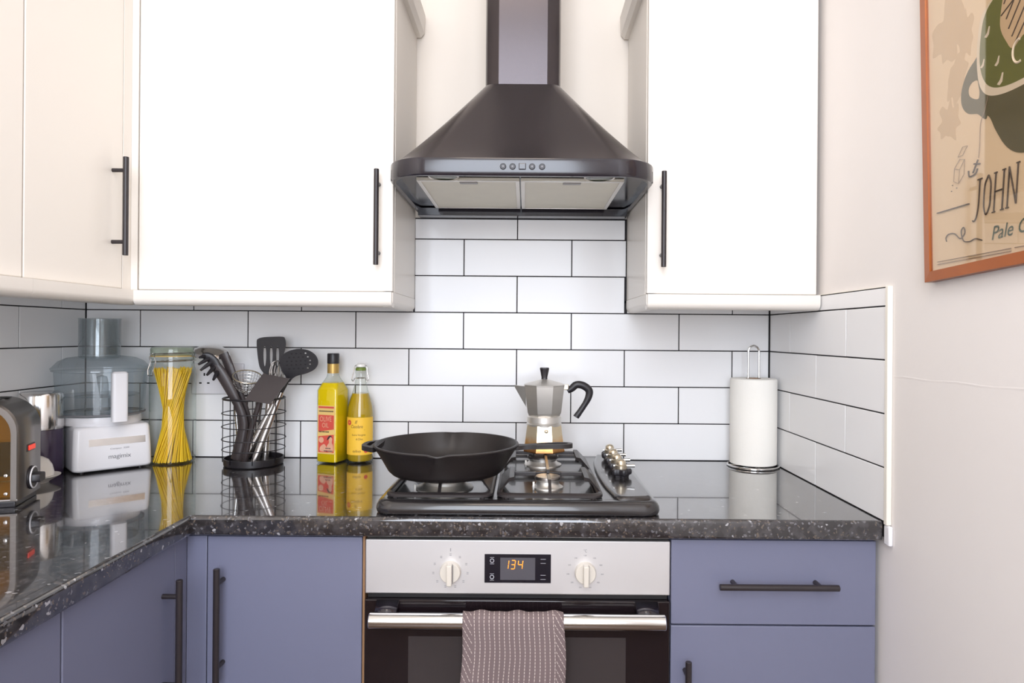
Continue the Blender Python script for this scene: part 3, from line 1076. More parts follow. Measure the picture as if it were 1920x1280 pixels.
ho = cr2([(0.145, 0.016), (0.160, 0.011), (0.175, 0.0105), (0.195, 0.0145), (0.225, 0.0175), (0.250, 0.016), (0.2625, 0.008), (0.2645, 0), (0.2625, -0.008), (0.250, -0.016), (0.225, -0.0175), (0.195, -0.0145), (0.175, -0.0105), (0.160, -0.011), (0.145, -0.016)], 3)
hh = cr2([(0.188, 0.0), (0.200, 0.0065), (0.228, 0.0095), (0.248, 0.008), (0.2555, 0), (0.248, -0.008), (0.228, -0.0095), (0.200, -0.0065)], 3)


def tilt(x, y, z):
    return Vector((x, y, z + 0.0535 + (0.0045 * math.sin(max(0, (x - 0.15)) / 0.115 * PI * 0.5) if x > 0 else 0)))


hd.prism(ho, -0.0045, 0.0045, [hh], T=tilt)
bmesh.ops.bevel(hd.bm, geom=[e for e in hd.bm.edges if len(e.link_faces) == 2 and e.calc_face_angle(0) > 1.0], offset=0.0018, segments=2, affect='EDGES')
hd.build('handle', M['iron'], t, angle=50)
hl = MB()
lo = cr2([(-0.140, 0.052), (-0.158, 0.043), (-0.172, 0.026), (-0.1755, 0.0), (-0.172, -0.026), (-0.158, -0.043), (-0.140, -0.052), (-0.138, 0.0)], 4)
lh = cr2([(-0.1545, 0.026), (-0.1635, 0.017), (-0.1655, 0.0), (-0.1635, -0.017), (-0.1545, -0.026), (-0.1545, 0.0)], 4)
hl.prism(lo, -0.005, 0.0045, [lh], T=lambda x, y, z: Vector((x, y, z + 0.0545)))
bmesh.ops.bevel(hl.bm, geom=[e for e in hl.bm.edges if len(e.link_faces) == 2 and e.calc_face_angle(0) > 1.0], offset=0.0018, segments=2, affect='EDGES')
hl.build('helper_handle', M['iron'], t, angle=50)

# ------------------------------------------------------------------ moka coffee pot
MX, MY = 0.0485, -0.205
t = thing('moka_pot', 'small aluminium stovetop coffee pot on the back right burner', 'coffee pot', (MX, MY, ZG))
t.scale = (1.08, 1.08, 0.972)
oct_a = PI / 8
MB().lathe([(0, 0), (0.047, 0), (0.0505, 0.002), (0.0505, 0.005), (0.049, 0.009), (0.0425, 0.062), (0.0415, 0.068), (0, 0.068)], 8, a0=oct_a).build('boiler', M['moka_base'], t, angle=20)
MB().lathe([(0.0400, 0.066), (0.0405, 0.071), (0.0375, 0.0735), (0.0375, 0.075), (0.0395, 0.076), (0.0395, 0.0885), (0.0375, 0.091), (0, 0.091)], 40).build('collar', M['alu'], t)
MB().lathe([(0, 0), (0.0045, 0), (0.0045, 0.003), (0.003, 0.0065), (0, 0.0075)], 16, (0.004, -0.0395, 0.056), (0, -1, 0)).build('safety_valve', M['brass'], t)
uc = MB()
uc.lathe([(0.036, 0.089), (0.0385, 0.094), (0.0415, 0.100), (0.0485, 0.164), (0.0492, 0.168), (0.0468, 0.168), (0.040, 0.104), (0, 0.100)], 8, a0=oct_a)
up = uc.build('top_chamber', M['alu'], t, angle=20)
sp = MB()
sp.loft([[(-0.0435, 0.012, 0.166), (-0.0445, -0.012, 0.166), (-0.0415, 0.0, 0.112)],
         [(-0.056, 0.008, 0.1668), (-0.056, -0.008, 0.1668), (-0.0535, 0.0, 0.134)],
         [(-0.0695, 0.003, 0.1685), (-0.0695, -0.003, 0.1685), (-0.068, 0.0, 0.162)]])
sp.build('spout', M['alu'], t, angle=20)
ld = MB().lathe([(0.0493, 0.1683), (0.0497, 0.1705), (0.046, 0.1725), (0.012, 0.1825), (0.009, 0.184), (0, 0.184)], 8, a0=oct_a).build('lid', M['alu'], t, angle=20)
MB().lathe([(0, 0.184), (0.0075, 0.184), (0.0072, 0.188), (0.0085, 0.195), (0.0115, 0.211), (0.0105, 0.2135), (0, 0.214)], 8, a0=oct_a).build('lid_knob', M['black_plastic'], ld, angle=20)
MB().box(0.042, 0.056, -0.006, 0.006, 0.157, 0.171, 0.002).cyl((0.050, -0.008, 0.168), (0.050, 0.008, 0.168), 0.003, seg=10).build('hinge', M['brass'], t)
hp = cr([(0.053, 0, 0.154), (0.063, 0, 0.160), (0.074, 0, 0.170), (0.090, 0, 0.168), (0.1035, 0, 0.155), (0.1010, 0, 0.135), (0.088, 0, 0.110), (0.0735, 0, 0.087)], 5)
n = len(hp)
MB().tube(hp, [0.0070 + 0.0028 * math.sin(PI * min(1, i / (n - 1) * 1.25)) if i < n - 3 else 0.0074 for i in range(n)], 14, flat=0.85, up=(0, 1, 0)).build('handle', M['black_plastic'], t)

# ------------------------------------------------------------------ extractor hood
KX = -0.0105


def hood_ring(hw, front, r, z, n=10, back=0.0):
    o = [(KX - hw, back, z)]
    for k in range(n + 1):
        a = PI + PI / 2 * k / n
        o.append((KX - hw + r + r * math.cos(a), front + r + r * math.sin(a), z))
    for k in range(n + 1):
        a = 3 * PI / 2 + PI / 2 * k / n
        o.append((KX + hw - r + r * math.cos(a), front + r + r * math.sin(a), z))
    o.append((KX + hw, back, z))
    return o


t = thing('extractor_hood', 'black chimney extractor hood on the wall above the hob', 'extractor hood', (KX, -0.02, 1.584))
T = Matrix.Translation((-KX, 0.02, -1.584))
BK = -0.0008
cn = MB(T)
rings = []
for k in range(15):
    q = k / 14
    q2 = q ** 0.92
    rings.append(hood_ring(0.288 + (0.093 - 0.288) * q2, -0.463 + (-0.268 + 0.463) * q2, 0.085 + (0.028 - 0.085) * q, 1.632 + (1.862 - 1.632) * q, back=BK))
cn.loft(rings)
cn.build('canopy', M['hood'], t, angle=60)
ch = MB(T)


def chim(z):
    w, f, c = 0.0915, -0.266, 0.033
    return [(KX - w, BK, z), (KX - w, f + c, z), (KX - w + 0.004, f + c - 0.012, z), (KX - w + c - 0.004, f + 0.002, z), (KX - w + c, f, z), (KX + w - c, f, z), (KX + w - c + 0.004, f + 0.002, z), (KX + w - 0.004, f + c - 0.012, z), (KX + w, f + c, z), (KX + w, BK, z)]


ch.loft([chim(1.8625), chim(3.299)])
ch.build('chimney', M['hood'], t, angle=15)
lip = MB(T)
lip.loft([hood_ring(0.2905, -0.470, 0.088, 1.6315, back=BK), hood_ring(0.2915, -0.471, 0.089, 1.629, back=BK), hood_ring(0.2915, -0.471, 0.089, 1.598, back=BK), hood_ring(0.2890, -0.4685, 0.086, 1.5945, back=BK), hood_ring(0.2790, -0.459, 0.078, 1.5945, back=BK), hood_ring(0.2760, -0.456, 0.076, 1.6065, back=BK)], cap0=True, cap1=True)
lip.build('rim', M['hood_under'], t, angle=40)
MB(T).box(KX - 0.285, KX + 0.285, -0.05, BK, 1.5835, 1.6045, 0.001).build('back_strip', M['hood_under'], t)
for i, bx in enumerate((-0.0495, -0.0295, 0.0115, 0.0325)):
    bt = MB(T).lathe([(0, 0), (0.0066, 0), (0.0066, 0.002), (0.0055, 0.003), (0, 0.003)], 20, (bx, -0.471, 1.6130), (0, -1, 0)).build('button', M['black_plastic'], t)
    MB(T).lathe([(0, 0), (0.0024, 0), (0.0020, 0.0005), (0, 0.0006)], 14, (bx, -0.4739, 1.6130), (0, -1, 0)).build('button_dot', M['print_grey'], bt)
MB(T).box(-0.0165, -0.0015, -0.4745, -0.4705, 1.6065, 1.620, 0.0015).build('button', M['hood_under'], t)
FT = Matrix.Translation((0, 0, 0))
for (fx0, fx1) in ((-0.243, -0.0155), (-0.0125, 0.2155)):
    f = MB(T).box(fx0, fx1, -0.402, -0.075, 1.5995, 1.6060, 0.001).build('grease_filter', M['filter'], t)
    fb = MB(T)
    e = 0.009
    for (a, b, c, d) in ((fx0, fx1, -0.402, -0.402 + e), (fx0, fx1, -0.075 - e, -0.075), (fx0, fx0 + e, -0.402 + e, -0.075 - e), (fx1 - e, fx1, -0.402 + e, -0.075 - e)):
        fb.box(a, b, c, d, 1.5978, 1.5994, 0.0006)
    fb.build('filter_frame', M['alu'], f)
    mid = (fx0 + fx1) / 2
    MB(T).box(mid - 0.020, mid + 0.020, -0.388, -0.372, 1.5972, 1.5994, 0.0006).build('filter_catch', M['steel_dark'], f)
for lx in (-0.180, 0.158):
    MB(T).lathe([(0, 1.6062), (0.030, 1.6062), (0.030, 1.6010), (0.027, 1.5995), (0, 1.599)], 30, (lx, -0.4265, 0)).build('lamp', M['glass_green'], t)
    MB(T).lathe([(0.0302, 1.6064), (0.0335, 1.6064), (0.0335, 1.6010), (0.0320, 1.5990), (0.0302, 1.6010)], 30, (lx, -0.4265, 0)).build('lamp_ring', M['alu'], t)

# ------------------------------------------------------------------ kitchen roll and its holder
RX, RY = 0.6165, -0.070
t = thing('paper_towel_holder', 'chrome wire kitchen roll stand in the right corner of the worktop', 'kitchen roll holder', (RX, RY, 0.910))
ring = [(0.0655 * math.cos(2 * PI * k / 40), 0.0655 * math.sin(2 * PI * k / 40), 0.0032) for k in range(40)]
MB().tube(ring, 0.003, 10, closed=True).build('base_ring', M['steel_bright'], t)
MB().tube([(-0.0655, 0, 0.0032), (0.0655, 0, 0.0032)], 0.0025, 8).tube([(0, -0.0655, 0.0032), (0, 0.0655, 0.0032)], 0.0025, 8).build('base_spokes', M['steel_bright'], t)
lp = [(-0.0145, 0, 0.004), (-0.0145, 0, 0.15), (-0.0145, 0, 0.308)]
for k in range(1, 12):
    a = PI - PI * k / 12
    lp.append((0.0145 * math.cos(a), 0, 0.308 + 0.0165 * math.sin(a)))
lp += [(0.0145, 0, 0.308), (0.0145, 0, 0.15), (0.0145, 0, 0.004)]
MB().tube(lp, 0.0027, 10).build('loop_handle', M['steel_bright'], t)
kr = MB().lathe([(0.020, 0.0085), (0.0565, 0.0085), (0.0605, 0.0095), (0.0608, 0.012), (0.0608, 0.232), (0.0602, 0.235), (0.058, 0.2365), (0.020, 0.2365), (0.020, 0.0085)], 56)
o = tag(kr.build('kitchen_roll', M['paper'], None, 40, (RX, RY, 0.9103)), 'white kitchen paper roll on the chrome stand', 'kitchen roll')
MB().lathe([(0.0198, 0.009), (0.0198, 0.237), (0.0182, 0.237), (0.0182, 0.009), (0.0198, 0.009)], 30).build('cardboard_tube', M['cab_edge'], o)

# ------------------------------------------------------------------ olive oil bottles
BX, BY = -0.5215, -0.056
rz = math.radians(-18)
t = thing('oil_bottle', 'tall square olive oil bottle with red label and black cap', 'bottle', (BX, BY, 0.910), rz)


def sq(h, r, z):
    return [(p[0], p[1], z) for p in rrect(h, h, r, 5)]


HS = 0.0315
MB().loft([sq(HS - 0.004, 0.005, 0.0005), sq(HS, 0.007, 0.004), sq(HS, 0.007, 0.196), sq(HS - 0.003, 0.010, 0.206), sq(0.021, 0.0145, 0.222), sq(0.0165, 0.0145, 0.232), sq(0.0145, 0.0140, 0.242), sq(0.0145, 0.0140, 0.268)]).build('bottle_glass', M['glass'], t, angle=50)
MB().loft([sq(HS - 0.005, 0.005, 0.004), sq(HS - 0.0016, 0.006, 0.007), sq(HS - 0.0016, 0.006, 0.1955), sq(HS - 0.0045, 0.009, 0.2045), sq(0.0235, 0.0135, 0.216)]).build('oil', M['oil'], t, angle=50)
MB().lathe([(0, 0.2415), (0.0155, 0.2415), (0.0155, 0.267), (0, 0.267)], 28).build('neck_band', M['foil'], t)
MB().lathe([(0, 0.2675), (0.0158, 0.2675), (0.0160, 0.270), (0.0160, 0.2925), (0.0148, 0.295), (0, 0.295)], 28).build('cap', M['black_plastic'], t)
lb = MB().box(-0.0255, 0.0275, -HS - 0.0006, -HS + 0.0002, 0.027, 0.156).build('label', M['label_cream'], t, angle=0)
lf = lambda x, y, z: Vector((x, -HS - 0.0007 - z, y))
MB().prism([(-0.023, 0.086), (0.025, 0.0935), (0.025, 0.131), (-0.023, 0.131)], 0, 0.0003, T=lf).prism([(-0.023, 0.149), (0.025, 0.149), (0.025, 0.154), (-0.023, 0.154)], 0, 0.0003, T=lf).prism([(-0.023, 0.031), (0.025, 0.031), (0.025, 0.0795), (-0.023, 0.0735)], 0, 0.0003, T=lf).build('label_panels', M['label_red'], lb, angle=0)
fg = MB()
fg.prism(circle(-0.0135, 0.064, 0.0078, 18), 0.0004, 0.0006, T=lf)
fg.prism(cr2([(0.006, 0.034), (0.022, 0.034), (0.023, 0.050), (0.0195, 0.058), (0.0205, 0.068), (0.0155, 0.073), (0.010, 0.067), (0.0105, 0.057), (0.004, 0.048)], 4), 0.0004, 0.0006, T=lf)
fg.prism(cr2([(-0.016, 0.034), (0.002, 0.034), (0.003, 0.044), (-0.004, 0.053), (-0.013, 0.049), (-0.018, 0.042)], 4), 0.0004, 0.0006, T=lf)
text_mb(fg, 'OLIVE', 0.036, 0.0135, lambda x, y, z: lf(-0.018 + x, 0.1135 + y + x * 0.02, z + 0.0005))
text_mb(fg, 'OIL', 0.020, 0.0125, lambda x, y, z: lf(-0.011 + x, 0.0975 + y + x * 0.02, z + 0.0005))
fg.build('label_print', M['label_pink'], lb, angle=0)
MB().prism(cr2([(0.004, 0.064), (0.009, 0.0745), (0.0165, 0.0765), (0.0205, 0.071), (0.0155, 0.0735), (0.0105, 0.068)], 3), 0.0007, 0.0009, T=lf).build('portrait_print', M['label_dark'], lb, angle=0)
for (x0, z0, w) in ((-0.021, 0.1395, 0.042), (-0.021, 0.0845, 0.030), (-0.005, 0.0335, 0.026), (0.000, 0.0405, 0.016)):
    random.seed(int(1000 * z0))
    dk = MB()
    x = x0
    while x < x0 + w:
        q = random.uniform(0.0012, 0.003)
        dk.prism([(x, z0), (x + q, z0 + 0.0004), (x + q, z0 + 0.0035), (x, z0 + 0.003)], 0.0004, 0.0008, T=lf)
        x += q + 0.0011
    dk.build('lettering', M['label_dark'], lb, angle=0)

CX2, CY2 = -0.4475, -0.052
t = thing('oil_bottle', 'swing-top olive oil bottle with yellow label and green seal', 'bottle', (CX2, CY2, 0.910), 0.0)
MB().lathe([(0, 0.004), (0.029, 0.0005), (0.0335, 0.002), (0.0352, 0.007), (0.0352, 0.132), (0.0335, 0.150), (0.028, 0.172), (0.0205, 0.194), (0.0155, 0.212), (0.0135, 0.226), (0.0130, 0.240), (0.0142, 0.2425), (0.0142, 0.248), (0.012, 0.2495)], 48).build('bottle_glass', M['glass'], t, angle=50)
MB().lathe([(0, 0.008), (0.030, 0.006), (0.0338, 0.010), (0.0338, 0.132), (0.0322, 0.1495), (0.0268, 0.171), (0.0212, 0.187), (0, 0.187)], 48).build('oil', M['oil_green'], t, angle=50)
MB().lathe([(0.0098, 0.2485), (0.0142, 0.2495), (0.0142, 0.2555), (0.0102, 0.2575), (0, 0.258)], 28).build('seal', M['green_cap'], t)
MB().lathe([(0.011, 0.2578), (0.0128, 0.2595), (0.012, 0.2655), (0.008, 0.268), (0, 0.2685)], 28).build('stopper', M['ceramic'], t)
wv = MB()
for sx in (-1, 1):
    wv.tube(cr([(sx * 0.0115, 0, 0.2625), (sx * 0.0165, -0.001, 0.2595), (sx * 0.0185, -0.004, 0.245), (sx * 0.0225, -0.006, 0.226), (sx * 0.0185, -0.010, 0.2205), (sx * 0.0145, -0.006, 0.228)], 5), 0.0011, 8)
wv.tube([(0.0142 * math.cos(2 * PI * k / 24), 0.0142 * math.sin(2 * PI * k / 24), 0.2285) for k in range(24)], 0.0010, 8, closed=True)
wv.build('swing_wire', M['steel_bright'], t)


def wrap(R, cz):
    return lambda x, y, z: Vector(((R + z) * math.sin(x / R), -(R + z) * math.cos(x / R), cz + y))


lbm = MB()
RL = 0.0354
lbm.loft([[Vector((RL * math.sin(a), -RL * math.cos(a), z)) for a in [(-1.45 + 2.9 * k / 30) for k in range(31)]] for z in (0.024, 0.1245)], closed=False, cap0=False, cap1=False)
lb = lbm.build('label', M['label_yellow'], t, angle=60)
W = wrap(RL + 0.0003, 0)
ik = MB()
text_mb(ik, 'Casolare', 0.032, 0.0085, lambda x, y, z: W(-0.017 + x, 0.0965 + y, z), shear=0.2)
text_mb(ik, 'Il', 0.007, 0.0085, lambda x, y, z: W(-0.006 + x, 0.1085 + y, z), shear=0.3)
text_mb(ik, 'Extra Vergine', 0.036, 0.0062, lambda x, y, z: W(-0.014 + x, 0.0745 + y, z))
text_mb(ik, 'di Oliva', 0.018, 0.0055, lambda x, y, z: W(-0.003 + x, 0.0645 + y, z))
text_mb(ik, 'olio', 0.022, 0.0070, lambda x, y, z: W(-0.012 + x, 0.0315 + y, z))
ik.prism([(-0.024, 0.0905), (0.020, 0.0905), (0.020, 0.0918), (-0.024, 0.0918)], 0, 0.0002, T=W)
ik.build('label_print', M['label_brown'], lb, angle=0)
MB().prism(circle(-0.0245, 0.1105, 0.0072, 20), 0, 0.0003, T=W).prism(circle(0.024, 0.035, 0.0055, 16), 0, 0.0003, T=W).build('label_seal', M['label_red'], lb, angle=0)

# ------------------------------------------------------------------ spaghetti jar
JX, JY = -0.945, -0.078
t = thing('storage_jar', 'tall clear clip-top glass jar holding the spaghetti', 'jar', (JX, JY, 0.910))
MB().lathe([(0, 0.0045), (0.046, 0.0035), (0.050, 0.001), (0.0545, 0.003), (0.0565, 0.010), (0.0565, 0.236), (0.0545, 0.250), (0.0515, 0.260), (0.0510, 0.2775), (0.0540, 0.2790), (0.0540, 0.2840), (0.0505, 0.2850)], 56).build('jar_glass', M['glass'], t, angle=50)
MB().lathe([(0.0475, 0.2846), (0.0530, 0.2856), (0.0545, 0.2880), (0.0545, 0.3050), (0.0520, 0.3085), (0.046, 0.3095), (0, 0.3085)], 56).build('lid', M['glass_green'], t, angle=50)
MB().tube([(0.0533 * math.cos(2 * PI * k / 40), 0.0533 * math.sin(2 * PI * k / 40), 0.2853) for k in range(40)], 0.0014, 8, closed=True).build('rubber_seal', M['label_cream'], t)
wr_ = MB()
for zz in (0.2720, 0.2925):
    wr_.tube([(0.0552 * math.cos(2 * PI * k / 40), 0.0552 * math.sin(2 * PI * k / 40), zz + 0.002 * math.cos(2 * PI * k / 40)) for k in range(40)], 0.0013, 8, closed=True)
ca, sa = math.cos(-2.05), math.sin(-2.05)
for dq in (-0.011, 0.011):
    def q(r, z, w):
        return (r * ca - w * sa, r * sa + w * ca, z)
    wr_.tube(cr([q(0.0545, 0.294, dq * 0.4), q(0.060, 0.284, dq * 0.9), q(0.0575, 0.270, dq), q(0.0640, 0.250, dq), q(0.0640, 0.236, dq * 0.9)], 5), 0.0013, 8)
wr_.tube([q(0.0640, 0.236, -0.0099), q(0.0640, 0.236, 0.0099)], 0.0013, 8)
wr_.build('clip_wire', M['steel_bright'], t)
sg = MB()
random.seed(11)
for i in range(330):
    th = random.uniform(0, 2 * PI)
    rr = 0.0475 * math.sqrt(random.uniform(0.25, 1.0))
    sgn = 1
    tw_ = sgn * (2.10 + random.uniform(-0.12, 0.12))
    p0 = Vector((rr * math.cos(th), rr * math.sin(th), 0.0052 + random.uniform(0, 0.001)))
    r2 = rr * random.uniform(0.96, 1.0)
    h = 0.2515 + random.uniform(-0.010, 0.004)
    p1 = Vector((r2 * math.cos(th + tw_), r2 * math.sin(th + tw_), h))
    sg.tube([p0, p0.lerp(p1, 0.5), p1], 0.0011, 5)
o = sg.build('spaghetti', M['pasta'], None, 60, (JX, JY, 0.910))
tag(o, 'yellow dry spaghetti twisted into an hourglass inside the glass jar', 'spaghetti', kind='stuff')

# ------------------------------------------------------------------ utensil holder
UX, UY = -0.7195, -0.095
t = thing('utensil_holder', 'round black wire utensil holder on the worktop between jar and oil bottles', 'utensil holder', (UX, UY, 0.910))
MB().lathe([(0, 0.0003), (0.070, 0.0003), (0.0745, 0.003), (0.0755, 0.016), (0.0755, 0.020), (0.0730, 0.020), (0.0725, 0.006), (0, 0.005)], 48).build('base_dish', M['wire_black'], t)
for zz, rr, th in ((0.176, 0.0765, 0.0028), (0.138, 0.0795, 0.0013), (0.103, 0.0795, 0.0013), (0.070, 0.0795, 0.0013), (0.043, 0.0785, 0.0013)):
    MB().tube([(rr * math.cos(2 * PI * k / 48), rr * math.sin(2 * PI * k / 48), zz) for k in range(48)], th, 8, closed=True).build('hoop', M['wire_black'], t)
for k in range(8):
    a = 2 * PI * (k + 0.42) / 8
    MB().tube([(0.0768 * math.cos(a), 0.0768 * math.sin(a), 0.010), (0.0768 * math.cos(a), 0.0768 * math.sin(a), 0.176)], 0.0012, 8).build('upright_wire', M['wire_black'], t)

ZF = 0.9165


def foot(u, v, Y):
    p = at(u, v, Y)
    return Vector((p.x, Y, ZF))


def utensil(name, label, base, cat='utensil'):
    t = thing(name, label, cat, base, 0, 'utensils in the wire holder')
    return t, Matrix.Translation(-Vector(base))


GP = 'utensils in the wire holder'
# spaghetti server, teeth to the left
b = foot(443, 864, -0.118)
t, T = utensil('spaghetti_server', 'dark spaghetti server with teeth pointing left, leaning left in the holder', b)
pts = cr([b + Vector((0, 0, 0.010)), at(452, 822, -0.120), at(456, 792, -0.122), at(448, 764, -0.125), at(436, 738, -0.128), at(422, 712, -0.131), at(410, 693, -0.133), at(402, 683, -0.134)], 4)
n = len(pts)
MB(T).tube(pts, [0.0150 - 0.004 * min(1, i / n * 2.4) if i < n * 0.45 else 0.0110 + 0.004 * math.sin(PI * (i / n - 0.45) / 0.55) for i in range(n)], 14, flat=0.5, up=(0, 1, 0)).build('handle', M['dark_plastic'], t)
hd = MB(T)
sp_ = cr([at(406, 690, -0.134), at(399, 676, -0.137), at(389, 668, -0.142), at(379, 667, -0.150)], 5)
hd.tube(sp_, [0.015, 0.015, 0.0145, 0.014, 0.014, 0.013, 0.013, 0.012, 0.012, 0.011, 0.011, 0.010, 0.009, 0.008, 0.007, 0.005][:len(sp_)], 12, flat=0.35, up=(0, 1, 0))
for (a, c) in (((394, 670), (372, 683)), ((397, 678), (376, 694)), ((402, 688), (388, 703)), ((408, 697), (400, 712)), ((388, 666), (374, 670))):
    p0, p1 = at(a[0], a[1], -0.138), at(c[0], c[1], -0.160)
    hd.tube([p0, p0.lerp(p1, 0.5), p1], [0.0058, 0.005, 0.003], 10)
hd.build('head', M['black_plastic'], t)
# second dark handle behind it
b = foot(470, 858, -0.072)
t, T = utensil('serving_spoon', 'dark long-handled utensil standing handle up behind the spaghetti server', b)
pts = [b + Vector((0, 0, 0.012)), at(466, 800, -0.088), at(453, 752, -0.100), at(437, 708, -0.108), at(427, 680, -0.112), at(419, 662, -0.114)]
MB(T).tube(cr(pts, 5), 0.0125, 12, flat=0.45, up=(0, 1, 0)).build('handle', M['dark_plastic'], t)
MB(T).lathe([(0, -0.001), (0.006, 0.004), (0.017, 0.016), (0.0215, 0.032), (0.018, 0.048), (0.0085, 0.058), (0, 0.060)], 20, b).build('spoon_bowl', M['black_plastic'], t)
# steel ladle
b = foot(449, 860, -0.045)
t, T = utensil('ladle', 'steel ladle with its round bowl turned down at the left of the holder', b)
c = at(396, 664, -0.085)
MB(T).lathe([(0.047, -0.004), (0.0465, 0.004), (0.041, 0.0135), (0.029, 0.0195), (0.012, 0.022), (0, 0.0222)], 40, c, (0.10, -0.12, 1)).lathe([(0.0475, -0.0045), (0.0465, -0.0045), (0.0455, 0.004), (0.040, 0.0125), (0.028, 0.0183), (0, 0.0208)], 40, c, (0.10, -0.12, 1)).build('bowl', M['steel_bright'], t)
MB(T).tube(cr([c + Vector((0.043, 0.0, 0.003)), at(429, 672, -0.078), at(434, 702, -0.070), at(441, 760, -0.058), b + Vector((0, 0, 0.004))], 5), 0.0042, 10, flat=0.6, up=(0, 1, 0)).build('handle', M['steel_bright'], t)
# slotted turner
b = foot(497, 850, -0.075)
t, T = utensil('slotted_turner', 'black turner with three slots, tallest in the holder', b)
YT = -0.068


def flatT(Y, slope=0.0, base=None):
    return lambda x, y, z: T @ (at(x, y, Y + slope * (y - 660) / 700.0) + Vector((0, -z, 0)))


ol = cr2([(481.5, 640), (485, 634.5), (495, 632), (512, 631), (529, 631), (534, 634), (536, 645), (533, 660), (526, 676), (519, 690), (515, 702), (507, 708), (499, 704), (492, 696), (486.5, 686), (483, 664)], 3)
sl = [cr2([(x, 648), (x + 2.6, 656), (x + 2.8, 672), (x + 1.2, 685), (x - 1.2, 685), (x - 2.6, 672), (x - 2.4, 656)], 3) for x in (496.5, 508.5, 520.5)]
MB().prism(ol, -0.0012, 0.0012, sl, T=flatT(YT)).build('blade', M['black_plastic'], t, angle=40)
pts = [at(507, 702, YT), at(505, 740, -0.07), b + Vector((0, 0, 0.002))]
MB(T).tube([pts[0], pts[1]], [0.005, 0.006], 12).build('neck', M['black_plastic'], t)
MB(T).tube([pts[1], pts[1].lerp(pts[2], 0.5), pts[2]], [0.0072, 0.0092, 0.0092], 24).build('handle', M['steel_satin'], t)
# skimmer
b = foot(476, 853, -0.122)
t, T = utensil('skimmer', 'black round skimmer spoon with small holes leaning right', b)
YS = -0.090
ol = cr2([(524.5, 682), (527, 670), (537, 660), (556, 654), (577, 656), (592, 666), (596.5, 680), (590, 692), (574, 700), (558, 704), (549, 709), (543, 716), (537, 716), (536, 706), (529, 696)], 4)
hs, dots = [], []
for (cx_, cy_, n_) in ((560, 662.5, 4), (560, 669.5, 5), (560, 676.5, 6), (560, 683.5, 6), (560, 690.5, 5)):
    for k in range(n_):
        q_ = circle(cx_ + (k - (n_ - 1) / 2) * 8.6, cy_ + (k - (n_ - 1) / 2) * -0.4, 2.0, 8, 1.5)
        (hs if k == n_ - 1 else dots).append(q_)
skT = lambda x, y, z: T @ (at(x, y, YS + 0.0002 * (y - 680) + 0.00012 * (x - 560)) + Vector((0, -z, 0)))
dc = MB().prism(ol, -0.0012, 0.0012, hs, T=skT).build('disc', M['black_plastic'], t, angle=40)
dm = MB()
for q_ in dots:
    dm.prism(q_, 0.0011, 0.0016, T=skT)
dm.build('hole_pattern', M['black'], dc, angle=0)
pts = [at(541, 711, YS + 0.004), at(527, 735, -0.100), b + Vector((0, 0, 0.002))]
MB(T).tube([pts[0], pts[1]], [0.0042, 0.006], 12).build('neck', M['black_plastic'], t)
MB(T).tube([pts[1], pts[1].lerp(pts[2], 0.5), pts[2]], [0.0072, 0.0092, 0.0092], 24).build('handle', M['steel_satin'], t)
# whisk
b = foot(457, 853, -0.100)
t, T = utensil('whisk', 'steel balloon whisk between the slotted turner and the skimmer', b)
p1 = at(513, 757, -0.083)
MB(T).tube([b + Vector((0, 0, 0.002)), b.lerp(p1, 0.5), p1], [0.0092, 0.0092, 0.0066], 24).build('handle', M['steel_satin'], t)
tip = at(521, 676, -0.078)
ax = (tip - p1)
L = ax.length
ax.normalize()
s1 = Vector((1, 0, 0)) - ax * ax.x
s1.normalize()
s2 = ax.cross(s1)
wk = MB(T)
for k in range(6):
    a = PI * k / 6
    dr_ = s1 * math.cos(a) + s2 * math.sin(a)
    half = [(0.003, 0.0), (0.008, 0.25), (0.016, 0.55), (0.0185, 0.75), (0.014, 0.93), (0.005, 0.995)]
    loop = [p1 + dr_ * r + ax * (L * h) for r, h in half] + [p1 - dr_ * r + ax * (L * h) for r, h in reversed(half)]
    wk.tube(cr(loop, 4), 0.0009, 6)
wk.build('wires', M['steel_bright'], t)
# dark flat turner in front
b = foot(458, 862, -0.138)
t, T = utensil('flat_turner', 'dark flat turner blade tilted at the front of the holder', b)
ol = cr2([(492, 702), (500, 701.5), (539, 709), (541, 712), (509, 754), (504, 757), (464, 749.5), (461, 747)], 3)
MB().prism(ol, -0.0014, 0.0014, T=lambda x, y, z: T @ (at(x, y, -0.176 + 0.0006 * (757 - y)) + Vector((0, -z, 0)))).build('blade', M['dark_plastic'], t, angle=40)
pts = cr([at(489, 744, -0.159), at(482, 768, -0.154), at(470, 810, -0.147), b + Vector((0, 0, 0.004))], 4)
MB(T).tube(pts, 0.0068, 12, flat=0.7, up=(0, 1, 0)).build('handle', M['dark_plastic'], t)
# wire strainer
b = foot(482, 858, -0.050)
t, T = utensil('strainer', 'small wire mesh strainer with steel rim behind the flat turner', b)
c = at(464, 706, -0.115)
nx = Vector((0.25, -0.35, 0.9)).normalized()
ux = Vector((1, 0, 0)) - nx * nx.x
ux.normalize()
uy = nx.cross(ux)
R = 0.036
MB(T).tube([c + ux * R * math.cos(2 * PI * k / 32) + uy * R * math.sin(2 * PI * k / 32) for k in range(32)], 0.0018, 8, closed=True).build('rim', M['brass'], t)
ms = MB(T)
for k in range(14):
    a = PI * k / 14
    dd = ux * math.cos(a) + uy * math.sin(a)
    ms.tube([c + dd * (R * math.cos(q)) - nx * (0.046 * math.sin(q)) for q in [PI * j / 12 for j in range(13)]], 0.0005, 4)
for j in range(1, 8):
    q = PI / 2 * j / 8
    ms.tube([c + (ux * math.cos(2 * PI * k / 24) + uy * math.sin(2 * PI * k / 24)) * (R * math.cos(q)) - nx * (0.046 * math.sin(q)) for k in range(24)], 0.0005, 4, closed=True)
